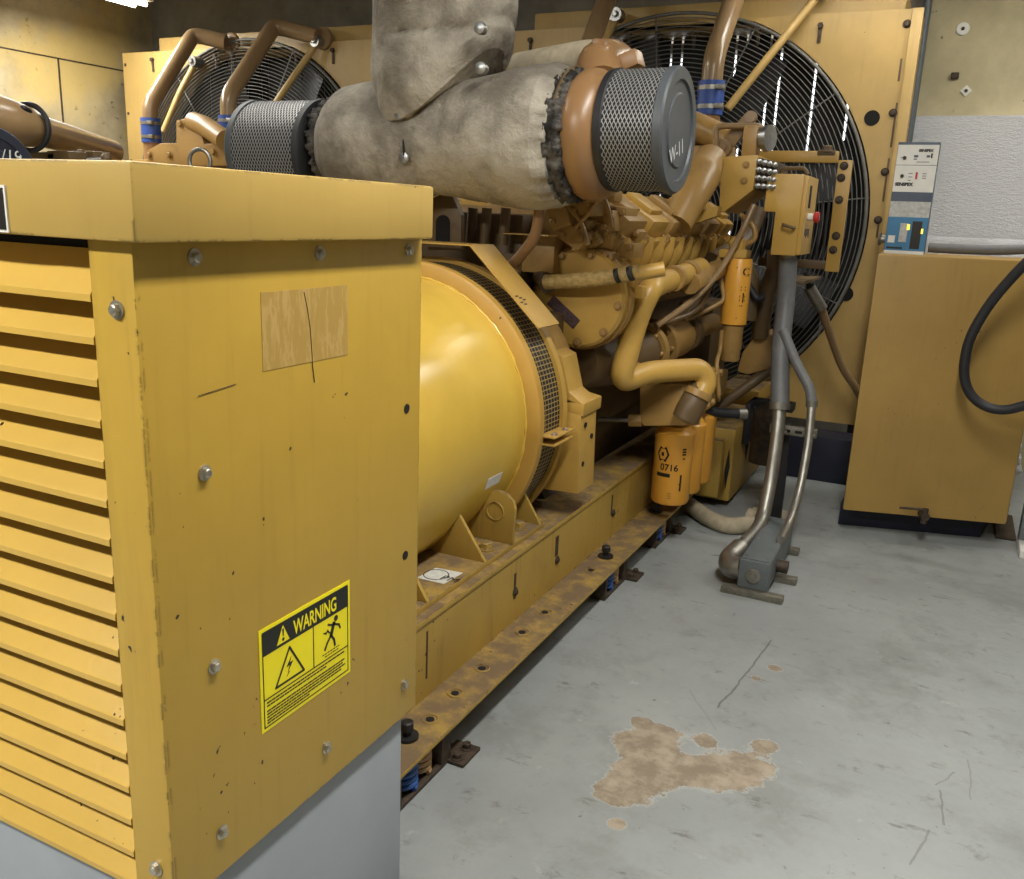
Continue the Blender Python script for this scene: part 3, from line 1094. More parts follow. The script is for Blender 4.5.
# large coolant pipe
part(MB().tube([at(700, 268, Y=4.5), at(662, 283, Y=3.95), at(650, 288, Y=3.75), at(637, 318, Y=3.72), at(619, 383, Y=3.68), at(648, 372, Y=3.85),
                at(700, 369, Y=4.05), at(707, 382, Y=4.07), at(695, 402, Y=4.01)], .052, .075, 20), 'water_pipe', 'engy')
for a, b in (((637, 376), (642, 374)), ):
    part(MB().cyl(at(*a, Y=3.82), at(*b, Y=3.835), .058, seg=24), 'pipe_ring', 'engy')
for (ax, ay, ya), (bx, by, yb2) in (((672, 279, 4.05), (675, 278, 4.1)), ((686, 274, 4.28), (689, 272, 4.33))):
    part(MB().cyl(at(ax, ay, Y=ya), at(bx, by, Y=yb2), .060, seg=22), 'pipe_clamp', 'eng')
part(MB().tube([at(702, 388, Y=4.07), at(692, 404, Y=4.0), at(685, 419, Y=3.985)], .062, .04, 20), 'rubber_elbow', 'engd')
for t in ((700, 391, 697, 397), (691, 407, 688, 412)):
    part(MB().cyl(at(t[0], t[1], Y=4.03), at(t[2], t[3], Y=4.02), .066, seg=22), 'pipe_clamp', 'eng')

# oil cooler run
mb = MB().tube([at(575, 362, Y=3.62), at(612, 360, Y=3.9), at(645, 350, Y=4.2)], .118, .1, 24)
part(mb, 'oil_cooler', 'engd')
p = at(600, 365, Y=3.76)
part(MB().lathe([(-.015, .0), (-.015, .052), (0, .06), (.05, .06)], p, V((.1, 1, 0)), 28), 'cooler_cap', 'engd')
for (ax, ay, ya, r) in ((640, 351, 4.15, .14), (652, 346, 4.3, .135)):
    a = at(ax, ay, Y=ya)
    d = (at(700, 330, Y=4.9) - at(640, 351, Y=4.15)).normalized()
    mb = MB().cyl(a, a + d * .04, r, seg=30)
    for k in range(8):
        u, v, w_ = MB.basis(d)
        q = a + (u * math.cos(k * PI / 4) + v * math.sin(k * PI / 4)) * (r - .025)
        mb.hexbolt(q, -d, .014, .016, False)
    part(mb, 'cooler_flange', 'eng')
part(MB().tube([at(655, 345, Y=4.32), at(678, 336, Y=4.6), at(690, 331, Y=4.75), at(713, 323, Y=5.1)], .05, 0.02, 22, radii=[.105, .1, .085, .062, .055, .055]), 'cooler_outlet', 'eng')
part(MB().cyl(at(684, 334, Y=4.66), at(688, 332, Y=4.72), .095, seg=24), 'pipe_clamp', 'engd')

# dark side of the block with ribs between the covers
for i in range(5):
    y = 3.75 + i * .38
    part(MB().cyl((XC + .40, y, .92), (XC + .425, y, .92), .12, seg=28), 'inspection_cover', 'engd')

# V-bank heads
th = math.radians(32)


def bank(sgn):
    u = V((math.sin(th) * sgn, 0, math.cos(th)))
    s = V((math.cos(th) * sgn, 0, -math.sin(th)))
    rot = Matrix((s, EY * 1.0, u)).transposed()
    B = V((XC + .47 * sgn, 0, 1.56))
    part(MB().obox(B + V((0, 4.62, 0)) - u * .17 - s * .05, (.34, 2.1, .30), rot, .02), 'cylinder_head', 'eng')
    for k in range(6):
        y = 3.74 + k * .335
        c0 = B + V((0, y, 0))
        mb = MB()
        mb.obox(c0 + u * .015, (.285, .30, .06), rot, .012)
        mb.obox(c0 + u * .085, (.235, .262, .10), rot, .025)
        mb.obox(c0 + u * .145 - s * .01, (.15, .17, .03), rot, .01)
        vc = part(mb, 'rocker_cover', 'engy' if k % 2 else 'eng')
        for dx, dy in ((.122, -.125), (.122, .125), (-.122, -.125), (-.122, .125)):
            MB().hexbolt(c0 + u * .045 + s * dx + EY * dy, u, .014, .016).build('cover_bolt', 'eng', vc)
        for j in (-.085, .085):
            a = c0 + s * .145 + EY * j
            part(MB().tube([a + u * .05 - s * .03, a - u * .03 + s * .012, a - u * .20 + s * .012], .036, .04, 14, radii=[.034, .036, .034]), 'head_rib', 'engy')
            part(MB().cyl(a - u * .20 + s * .015, a - u * .25 + s * .015, .02, seg=12), 'rib_pin', 'eng')
    for k in range(14):
        p = B + V((0, 3.62 + k * .15, 0)) - u * .29 + s * .16
        part(MB().hexbolt(p, (u + s).normalized(), .018, .02), 'deck_bolt', 'engy')
    part(MB().obox(B + V((0, 4.62, 0)) - u * .31 + s * .11, (.14, 2.15, .05), rot, .01), 'deck_rail', 'eng')
    return B, u, s


Br, ur, sr_ = bank(1)
bank(-1)
# lower manifold seen below the deck
part(MB().tube([at(712, 262, Y=5.0), at(745, 243, Y=5.3), at(757, 210, Y=5.4)], .055, .1), 'manifold_pipe', 'engd')
part(MB().tube([at(690, 284, Y=4.25), at(720, 268, Y=4.75), at(735, 262, Y=4.95)], .05, .05), 'manifold_pipe', 'eng')
# inner valley pieces below the turbo
random.seed(11)
for (px, py, y, sx, sy, sz) in ((588, 208, 3.5, .10, .14, .07), (606, 236, 3.66, .13, .2, .10), (578, 236, 3.5, .12, .14, .08), (594, 190, 3.45, .07, .1, .10), (610, 196, 3.55, .08, .1, .05),
                                (622, 216, 3.7, .09, .16, .08), (562, 214, 3.45, .09, .1, .12), (627, 250, 3.68, .11, .14, .06), (600, 254, 3.6, .16, .12, .05), (584, 222, 3.52, .08, .1, .05),
                                (570, 200, 3.45, .08, .08, .06), (612, 222, 3.6, .06, .1, .09), (596, 240, 3.55, .06, .08, .06), (634, 234, 3.8, .08, .1, .06)):
    p = at(px, py, Y=y)
    r_ = Matrix.Rotation(random.uniform(-.6, .6), 3, 'Y')
    mb = MB().obox(p, (sx, sy, sz), r_, .015)
    mb.hexbolt(p + r_ @ V((sx * .3, -sy / 2, sz * .2)), -EY, .014, .012, False)
    mb.hexbolt(p + r_ @ V((-sx * .3, -sy / 2, -sz * .2)), -EY, .014, .012, False)
    part(mb, 'valley_casting', 'eng')
for pts in (((566, 205), (582, 222), (588, 245)), ((603, 190), (592, 210), (575, 228)), ((596, 182), (608, 205), (612, 228))):
    part(MB().tube([at(x, y, Y=3.42) for x, y in pts], .009, .04, 8), 'oil_line', 'eng')

# oil filter base and three spin-on filters
yb = 4.02
pl = MB().prism([pf(640, 388, yb), pf(643, 384, yb), pf(697, 384, yb), pf(699, 388, yb), pf(699, 425, yb), pf(644, 426, yb), pf(640, 420, yb)], (0, .02, 0), .003)
fb_ = part(pl, 'filter_base', 'eng')
q0, q1 = at(640, 400, Y=4.15), at(720, 427, Y=4.15)
part(MB().box(-.27, -.08, 4.04, 5.02, at(668, 424, Y=4.05).z, at(668, 395, Y=4.05).z, .01), 'filter_header', 'eng')
for k in range(3):
    y = 4.16 + k * .22
    p = V((-.06, y, at(700, 400, Y=4.1).z))
    mb = MB().box(-.09, -.055, y - .10, y + .10, p.z - .13, p.z + .08, .01)
    for dy in (-.06, .06):
        for dz in (-.09, .05):
            mb.hexbolt((-.055, y + dy, p.z + dz), EX, .02, .02)
    part(mb, 'header_lug', 'eng')
p = at(668, 377, Y=4.08)
mb = MB().sphere(p, .05, 16, (1.3, 1, .8)).cyl(p - EX * .1 - EZ * .03, p + EX * .12 - EZ * .03, .035).hexbolt(p + EZ * .03, EZ, .025, .03)
part(mb, 'relief_valve', 'eng')
part(MB().tube([at(598, 419, Y=4.0), at(632, 420, Y=4.02)], .012, 0, 10), 'sensor_rod', 'steel')
part(MB().cyl(at(629, 420, Y=4.02), at(642, 420, Y=4.03), .032, seg=6), 'sensor_nut', 'eng')

zt, zbm = at(672, 428, Y=4.2).z, at(672, 502, Y=4.2).z
fcx = at(672, 470, Y=4.2).x
for k in range(3):
    y = 4.2 + k * .22
    c0 = V((fcx, y, zbm))
    H = zt - zbm
    RF = .095
    f = part(MB().lathe([(0, .0), (0, RF - .03), (.006, RF - .008), (.02, RF), (H - .05, RF), (H - .04, RF + .002), (H - .012, RF + .002), (H, RF - .01), (H + .02, RF - .02)], c0, EZ, 48),
             'oil_filter', 'filter', label='nearest yellow oil filter with black print' if k == 0 else None)
    if k == 0:
        vd = (CAM - V((c0.x, c0.y, CAM.z))).normalized()
        side = EZ.cross(vd)

        def wrapx(mb, du, rad=RF + .0006):
            bend(mb, c0, rad, c0 + vd * RF + side * 0, side, vd)
            return mb
        a = math.radians
        mb = text_mesh('0716', .046, c0 + vd * RF + side * -.062 + EZ * H * .49, side, EZ, vd, .0006, bold=.001)
        for u0, u1, z0, z1 in ((-.085, -.006, .42, .47),):
            pass
        bend(mb, c0, RF + .0008, c0 + vd * RF, side, vd)
        mb.build('lettering', 'ink', f, flat=True)

        def bar(u0, u1, z0, z1, mbx=None):
            mbx = MB()
            for i in range(6):
                ua, ub = u0 + (u1 - u0) * i / 6, u0 + (u1 - u0) * (i + 1) / 6
                P_ = lambda uu, zz: c0 + (vd * math.cos(uu / RF) + side * math.sin(uu / RF)) * (RF + .0008) + EZ * H * zz
                v4 = [mbx.bm.verts.new(P_(ua, z0)), mbx.bm.verts.new(P_(ub, z0)), mbx.bm.verts.new(P_(ub, z1)), mbx.bm.verts.new(P_(ua, z1))]
                mbx.bm.faces.new(v4)
            mbx.build('printed_bar', 'ink', f, flat=True)
        bar(-.08, -.008, .40, .45)
        bar(.040, .046, .30, .33)
        bar(.042, .052, .22, .44)
        for z in (.12, .15, .18):
            bar(-.014, .004, z, z + .006)
        for zz in (.70, .735, .77):
            bar(.045, .066, zz, zz + .022)
        for zz in (.645,):
            bar(.05, .062, zz, zz + .02)
        mb = MB()
        # hexagon badge
        for i in range(6):
            a0, a1 = PI / 3 * i, PI / 3 * (i + 1)
            ri, ro = .024, .034
            P2 = lambda r_, a_: c0 + (vd * math.cos((-.052 + r_ * math.cos(a_)) / RF) + side * math.sin((-.052 + r_ * math.cos(a_)) / RF)) * (RF + .0008) + EZ * (H * .70 + r_ * 1.25 * math.sin(a_))
            mb.bm.faces.new([mb.bm.verts.new(P2(ri, a0)), mb.bm.verts.new(P2(ro, a0)), mb.bm.verts.new(P2(ro, a1)), mb.bm.verts.new(P2(ri, a1))])
        bar(-.060, -.046, .675, .725)
        mb.build('badge', 'ink', f, flat=True)

# fuel filter with bowl
yf = 4.75
a, b = at(735, 258, Y=yf), at(733, 325, Y=yf)
RF2 = .068
ff = part(MB().lathe([(0, 0), (0, RF2 - .02), (.008, RF2), (a.z - b.z - .01, RF2), (a.z - b.z, RF2 - .006), (a.z - b.z, .02)], b, EZ, 40), 'fuel_filter', 'filter')
cb = b - EZ * .19
part(MB().lathe([(0, 0), (0, .048), (.01, .052), (.06, .052), (.07, .056), (.19, .056)], cb, EZ, 32), 'filter_bowl', 'eng')
vd = (CAM - V((b.x, b.y, CAM.z))).normalized()
side = EZ.cross(vd)
mb = MB()
for (u0, z0, hh, ww) in ((.035, .275, .05, .022),):
    pass
mb = text_mesh('C', .06, b + vd * RF2 + side * .022 + EZ * .262, side, EZ, vd, .0006, bold=.0015)
bend(mb, b, RF2 + .0006, b + vd * RF2, side, vd)
mb.build('lettering', 'ink', ff, flat=True)
mb = MB()
for (u, z, w_, h_) in ((.022, .20, .028, .008), (.022, .185, .028, .008), (.018, .15, .032, .012), (.018, .13, .032, .012), (.02, .105, .02, .006), (.035, .125, .008, .05), (.01, .04, .005, .006), (-.01, .30, .005, .006)):
    o_ = b + vd * RF2 + side * u + EZ * z
    mb.prism([o_, o_ + side * w_, o_ + side * w_ + EZ * h_, o_ + EZ * h_], vd * .0004)
bend(mb, b, RF2 + .0006, b + vd * RF2, side, vd)
mb.build('print', 'ink', ff, flat=True)
mb = MB().box(a.x - .075, a.x + .07, yf - .06, yf + .07, a.z, a.z + .045, .012).cyl(a + EZ * .045, a + EZ * .11, .035).hexbolt(a + V((.03, -.02, .045)), EZ, .022, .05)
mb.sphere(a + V((.0, -.05, .075)), .03)
part(mb, 'filter_head', 'engy')
part(MB().tube([a + V((.04, 0, .07)), a + V((.10, .0, .10)), a + V((.08, 0, .17)), a + V((.0, .03, .22))], .014, .04, 10), 'fuel_pipe', 'eng')
part(MB().tube([a + V((-.05, -.03, .03)), a + V((-.085, -.04, -.02)), at(725, 300, Y=yf - .06), at(713, 307, Y=yf - .1), at(690, 318, Y=4.6), at(684, 321, Y=4.55)], .013, .05, 10), 'fuel_pipe', 'eng')
# long flexible lines running along the engine
part(MB().tube([at(754, 205, Y=4.75), at(742, 232, Y=4.7), at(720, 272, Y=4.5), at(692, 302, Y=4.3), at(656, 326, Y=4.1)], .016, .12, 10), 'flexible_line', 'pipe')
part(MB().tube([at(712, 262, Y=4.75), at(711, 287, Y=4.7), at(697, 312, Y=4.5), at(668, 322, Y=4.3), at(658, 322, Y=4.2)], .013, .12, 10), 'flexible_line', 'pipe')
part(MB().tube([at(722, 330, Y=4.7), at(720, 352, Y=4.7), at(716, 362, Y=4.6), at(719, 395, Y=4.6)], .012, .05, 10), 'flexible_line', 'eng')
part(MB().tube([at(748, 320, Y=5.0), at(752, 280, Y=5.0), at(745, 268, Y=5.0)], .045, .06, 14), 'front_pipe', 'engd')

# castings at the front of the engine
yc2 = 5.15
mb = MB().prism([pf(736, 372, yc2), pf(742, 352, yc2), pf(755, 335, yc2), pf(768, 332, yc2), pf(777, 338, yc2), pf(775, 358, yc2), pf(768, 370, yc2), pf(748, 375, yc2)], (0, .28, 0), .02)
part(mb, 'pump_casting', 'eng')
part(MB().tube([at(776, 250, Y=5.0), at(776, 270, Y=5.0), at(766, 292, Y=5.05), at(760, 335, Y=5.15)], .048, .1, 18), 'pump_pipe', 'engd')
part(MB().tube([at(748, 285, Y=4.95), at(757, 300, Y=4.95), at(764, 296, Y=4.95)], .02, .04, 10), 'hose_loop', 'rubber')
part(MB().tube([at(770, 370, Y=5.2), at(735, 395, Y=5.1), at(700, 420, Y=5.05)], .03, 0, 12), 'brace_bar', 'engd')
part(MB().box(XC - .45, XC + .62, 5.3, 5.75, .45, 1.15, .05), 'front_housing', 'engd')
part(MB().lathe([(5.70, .1), (5.70, .30), (5.74, .33), (5.80, .33), (5.83, .28), (5.9, .28)], V((XC, 0, 1.15)), EY, 40), 'pulley', 'engd')

# bracket box with a block of fittings
yk = 4.7
mb = MB().prism([pf(721, 157, yk), pf(758, 155, yk), pf(753, 190, yk), pf(724, 212, yk), pf(719, 212, yk)], (0, .42, 0), .006)
bk = part(mb, 'fitting_bracket', 'engy')
for px, py in ((746, 165), (744, 181)):
    MB().hexbolt(at(px, py, Y=yk), -EY, .013, .008).build('bolt', 'eng', bk)
fb0 = [(757, 157), (778, 162), (776, 191), (755, 190)]
MB().prism([pf(px, py, yk + .03) for px, py in fb0], (0, .3, 0), .006).build('fitting_block', 'darksteel', bk)
for i in range(4):
    for j in range(4):
        u, v = (i + .5) / 4, (j + .5) / 4
        px = (757 + 21 * u) * (1 - v) + (755 + 21 * u) * v
        py = (157 + 5 * u) * (1 - v) + (190 + 1 * u) * v
        p = pf(px, py, yk + .03)
        MB().lathe([(-.004, .014), (.012, .014), (.013, .011), (.034, .010), (.036, .006), (.036, 0)], p, -EY, 14).build('fitting', 'steel', bk)
part(MB().tube([at(712, 158, Y=4.75), at(703, 172, Y=4.65), at(692, 194, Y=4.5), at(676, 224, Y=4.4)], .1, .08, 22, radii=[.08, .10, .09, .08]), 'intake_elbow', 'eng')
part(MB().prism([pf(686, 214, 4.62), pf(718, 206, 4.62), pf(717, 216, 4.62), pf(688, 226, 4.62)], (0, .08, 0), .004), 'bracket_arm', 'engy')
part(MB().tube([at(716, 152, Y=4.9), at(716, 128, Y=4.9), at(722, 126, Y=4.9), at(760, 126, Y=4.9), at(766, 133, Y=4.9), at(766, 152, Y=4.9)], .016, .03, 10), 'guard_rod', 'pipe')
a, b = at(751, 117, Y=4.95), at(724, 148, Y=4.95)
d = (b - a).normalized()
rr_ = Matrix((d, EY, d.cross(EY))).transposed()
mb = MB().obox((a + b) / 2, ((b - a).length, .02, .07), rr_, .006).cyl(a - EY * .02, a + EY * .02, .03).cyl(b - EY * .03, b + EY * .02, .045).hexbolt(b - EY * .03, -EY, .025, .012)
part(mb, 'lever_arm', 'pipe')
p = at(767, 138, Y=4.9)
part(MB().lathe([(-.02, 0), (-.02, .06), (.02, .065), (.025, .0)], p, V((1, -.35, 0)), 28), 'round_knob', 'steel')
part(MB().cyl(p + V((-.1, 0, .02)), p, .035), 'knob_stem', 'eng')
part(MB().box(p.x - .12, p.x - .04, 4.86, 4.98, p.z - .1, p.z + .06, .02), 'valve_body', 'eng')
# turbochargers at both ends of the blanket (parts of the engine)
YT = 3.15


def turbo(sgn):
    x = lambda v: XC + sgn * (v - XC)
    c = at(572, 128, Y=YT - .1)
    cx = x(at(546, 137, Y=YT - .21).x + .100)
    ax = V((sgn, 0, 0))
    C0 = V((cx, YT, c.z))
    L = []
    seg, sr = 40, 16
    for i in range(seg + 1):
        t = i / seg
        a = -PI * .45 + t * 2 * PI * .96
        r = .048 + .036 * t
        Rm = .145 + .035 * t
        d = V((0, -math.sin(a) * 1.0, math.cos(a)))
        L.append([C0 + d * (Rm + r * math.cos(2 * PI * j / sr)) + ax * (r * 1.15 * math.sin(2 * PI * j / sr)) for j in range(sr)])
    mb = MB().rings(L)
    part(mb, 'turbo_volute', 'turbo', 50)
    mb = MB().lathe([(-.12, .16), (-.09, .2), (-.07, .2), (-.05, .15), (.03, .14), (.06, .10), (.07, .10), (.075, .115), (.095, .115), (.10, .10), (.15, .10)], C0, ax, 44)
    part(mb, 'turbo_housing', 'turbo')
    part(MB().torus(C0 - ax * .075, ax, .205, .014, 56, 8), 'clamp_band', 'engd')
    part(MB().torus(C0 + ax * .095, ax, .118, .012, 48, 8), 'clamp_band', 'darksteel')
    for k in range(10):
        a = 2 * PI * k / 10
        part(MB().hexbolt(C0 + ax * -.07 + V((0, math.cos(a), math.sin(a))) * .185, ax, .011, .012, False), 'housing_bolt', 'turbo')
    return C0, ax


C0, ax = turbo(1)
part(MB().lathe([(0, .10), (.10, .16), (.13, .165), (.30, .165)], V((at(303, 131, Y=YT - .15).x, YT, C0.z - .03)), EX, 40), 'turbo_neck', 'turbo')
# compressor outlet sweeping up and back
part(MB().tube([C0 + V((.0, .02, .15)), at(597, 64, Y=YT + .12), at(612, 62, Y=YT + .3), at(622, 72, Y=YT + .6)], .085, .1, 20), 'turbo_outlet', 'turbo')
part(MB().tube([at(520, 72, Y=3.5), at(555, 66, Y=3.45), at(590, 60, Y=3.4), at(612, 62, Y=3.35)], .075, .1, 18), 'crossover_pipe', 'tanhose')
p = at(601, 53, Y=3.25)
mb = MB().box(p.x - .05, p.x + .04, 3.2, 3.3, p.z - .03, p.z + .015, .01).hexbolt(p + V((-.02, 0, .015)), EZ, .018, .03).hexbolt(p + V((.02, 0, .015)), EZ, .014, .02)
part(mb, 'outlet_lug', 'turbo')
p = at(628, 63, Y=3.3)
part(MB().obox(p, (.10, .09, .06), Matrix.Rotation(-.35, 3, 'Y'), .01), 'outlet_lug', 'turbo')


# ------------------------------------------------------------------ quilted exhaust blankets
def quilt(sections, ax_y, name, mat, seg=144, amp=.012, seed=0.0, sq=1.0):
    """sections: (x, z_centre, radius) along X"""
    N = 90
    L = []
    for i in range(N + 1):
        f = i / N * (len(sections) - 1)
        k = min(int(f), len(sections) - 2)
        t = f - k
        t = t * t * (3 - 2 * t)
        s0, s1 = sections[k], sections[k + 1]
        xx, zz, rr_ = [s0[j] + (s1[j] - s0[j]) * t for j in range(3)]
        ring_ = []
        for j in range(seg):
            a = 2 * PI * j / seg
            d = V((0, math.cos(a) * sq, math.sin(a)))
            nz = noise.noise(V((xx * 5 + seed, math.cos(a) * 1.3, math.sin(a) * 1.3)))
            wr = noise.noise(V((xx * 22 + seed, math.cos(a) * 2.5, math.sin(a) * 2.5)))
            en = max(0.0, 1 - (sections[-1][0] - xx) / .13)
            pk = noise.noise(V((math.cos(a) * 8 + 3, math.sin(a) * 8, xx * 3))) * .022 * en * en
            ring_.append(V((xx, ax_y, zz)) + d * (rr_ + amp * nz + amp * .3 * wr + pk))
        L.append(ring_)
    return MB().rings(L)


xr = at(546, 137, Y=YT - .21).x
xl = at(312, 137, Y=YT - .2).x
zc = at(545, 137, Y=YT).z
zc2 = at(330, 140, Y=YT).z - .02
bl = thing('exhaust_blanket', (XC, YT, zc - .24), 'grey quilted insulation blanket wrapped around the exhaust between the two air filters', 'insulation blanket')
secs = [(xl - .01, zc2, .14), (xl + .0, zc2, .19), (xl + .05, zc2, .225), (xl + .18, zc2 + .005, .24), (xl + .32, zc2 - .005, .225), (xl + .46, zc - .02, .205), (xl + .58, zc - .015, .212),
        (xl + .70, zc - .01, .235), (xr - .15, zc - .005, .258), (xr - .05, zc, .258), (xr - .0, zc, .235)]
quilt(secs, YT, 'sleeve', 'fabric').build('sleeve', 'fabric', bl, 80)
# gathered, sooty drawstring ends
def gather(x, z, r, sgn, seed):
    L = []
    prof = ((-.012, .985, .3), (-.004, 1.0, .8), (.004, .94, .8), (.012, .95, .7), (.03, .99, .9), (.05, .97, 1.0), (.058, .90, .8), (.045, .80, .5), (.02, .7, .2))
    for i, (dx, k, am) in enumerate(prof):
        ring_ = []
        for j in range(240):
            a = 2 * PI * j / 240
            nz = noise.noise(V((math.cos(a) * 9 + seed * 7, math.sin(a) * 9, i * .22))) + .6 * noise.noise(V((math.cos(a) * 21 + seed, math.sin(a) * 21, i * .4)))
            w_ = nz * .016 * am
            d = V((0, math.cos(a), math.sin(a)))
            ring_.append(V((x + sgn * dx, YT, z)) + d * (r * k + w_) + EX * sgn * w_ * .7)
        L.append(ring_)
    return MB().rings(L, False, False)


gather(xr, zc, .235, 1, .3).build('gathered_end', 'soot', bl, 80, label='sooty black gathered end')
gather(xl, zc2, .18, -1, 1.7).build('gathered_end', 'soot', bl, 80)
for px, py, y in ((404, 158, YT - .205), ):
    p = at(px, py, Y=y)
    MB().lathe([(0, .022), (.006, .02), (.01, .006)], p, -EY, 18).build('tie_button', 'steel', bl)
a = at(403, 128, Y=YT - .2)
MB().tube([a, at(404, 158, Y=YT - .212)], .004, 0, 6).build('seam', 'soot', bl)
# lobe seam under the riser
# riser: fat padded sleeve going up through the ceiling with a slanted lower hem
rs = thing('exhaust_riser', (XC + .02, YT, 2.0), 'fat grey padded exhaust riser sleeve standing on the blanket and going up to the ceiling', 'exhaust riser')
xc_ = (at(375, 0, Y=YT).x + at(507, 0, Y=YT).x) / 2
rw = (at(507, 0, Y=YT).x - at(375, 0, Y=YT).x) / 2 * .945
xc_ += .035
L = []
levels = [0, .03, .08, .14, .22, .30, .38, .48, .6, .75, .95, 1.2, 1.5, 1.76]
zlow = at(425, 105, Y=YT - .2).z
zcr = at(440, 30, Y=YT - .22).z
fine = [levels[i] + (levels[i + 1] - levels[i]) * t / 5 for i in range(len(levels) - 1) for t in range(5)] + [levels[-1]]
for q in fine:
    ring_ = []
    for j in range(80):
        a = 2 * PI * j / 80
        cx_, sy_ = math.cos(a), math.sin(a)
        hem = -.055 + .15 * (cx_ + .35) ** 2 * (1 if cx_ > -.35 else 1.2)     # lower hem: lowest left of centre, climbing to the right
        z = zlow + hem * max(0, 1 - q / .45) + q
        sh = min(1, q / .16)
        r = rw * (.86 + .14 * math.sin(sh * PI / 2)) * (1 - .05 * math.exp(-((q - .20) / .05) ** 2) * max(0, cx_) + .02 * math.exp(-((q - .38) / .12) ** 2))
        lean = -.02 * max(0, 1 - q / .5)
        nz = noise.noise(V((cx_ * 1.6, sy_ * 1.6, z * 4))) * .016 + noise.noise(V((cx_ * 3, sy_ * 3, z * 11))) * .008 + noise.noise(V((cx_ * 9, sy_ * 9, z * 3.5))) * .006
        r += nz
        # quilting crease between two stitched buttons
        cr_ = math.exp(-((z - (zcr + .012 * cx_)) / .012) ** 2) * max(0, -sy_) * .022 * min(1, max(0, (cx_ + .45) * 4))
        r -= cr_
        ring_.append(V((xc_ + lean + r * cx_, YT + r * sy_ * .95, z)))
    L.append(ring_)
sl_ = MB().rings(L).build('sleeve', 'fabric', rs, 80)
for px, py in ((480, 28), (400, 114), (481, 68)):
    p = at(px, py, Y=YT - .215)
    MB().lathe([(-.03, .018), (0, .022), (.008, .02), (.012, .006)], p, V((.1, -1, 0)), 18).build('tie_button', 'steel', rs)
MB().cyl((xc_, YT, 3.7), (xc_, YT, HZ), rw * .9, seg=40).build('flue_pipe', 'darksteel', rs)


# ------------------------------------------------------------------ air filters
def air_filter(p_in, p_out, R, label, disc_mat='cap', name='air_filter', group='round air filters on the turbochargers'):
    """drum from p_in (turbo side) to p_out along X"""
    d = (p_out - p_in)
    Lf = d.length
    d.normalize()
    c = (p_in + p_out) / 2
    t = thing(name, c, label, 'air filter', group)
    mb = MB().lathe([(.03, R * .972), (Lf - .02, R * .972)], p_in, d, 72, False, False)
    mb.build('mesh_sleeve', 'sleeve', t, 80)
    MB().lathe([(0, R * .5), (0, R * .93), (.006, R * .985), (.03, R), (.036, R * .97)], p_in, d, 72).build('inner_band', 'rubber', t)
    MB().lathe([(Lf - .024, R * .97), (Lf - .02, R * 1.0), (Lf + .006, R), (Lf + .014, R * .97), (Lf + .014, R * .80), (Lf + .006, R * .78), (Lf + .006, R * .60), (Lf + .012, R * .57), (Lf + .012, 0)], p_in, d, 72).build('end_cap', disc_mat, t)
    MB().cyl(p_in - d * .05, p_in + d * .01, R * .55, seg=40).build('neck_clamp', 'steel', t)
    return t, d


fz = at(668, 131, Y=YT).z
xo = at(676, 131, Y=YT).x
xi = at(592, 131, Y=YT - .19).x
RFL = (at(650, 68, Y=YT).z - at(648, 194, Y=YT).z) / 2
af, d = air_filter(V((xi, YT, fz)), V((xo, YT - .0, fz)), RFL, 'black mesh air filter with chalk marks on its grey end, right of the grey blanket')
mb = text_mesh('W-11', .072, V((xo + .0125, YT - RFL * .42, fz - RFL * .56)), V((0, 1, .34)), V((0, -.34, 1)), EX, .0008)
mb.build('chalk_mark', 'chalk', af, flat=True)
pl_ = at(268, 140, Y=YT)
zl_ = at(268, 100, Y=YT).z - RFL * 1.02
air_filter(V((at(300, 130, Y=YT - .19).x, YT, zl_)), V((at(229, 130, Y=YT - .19).x, YT, zl_)), RFL * 1.02, 'black mesh air filter left of the grey blanket, behind the enclosure cap')

# ------------------------------------------------------------------ radiators with fans (one per set)
YR = 6.2
RZ0, RZ1, RXL, RXR = .34, 2.90, -1.485, 1.472
FC = V((0, 0, 1.634))


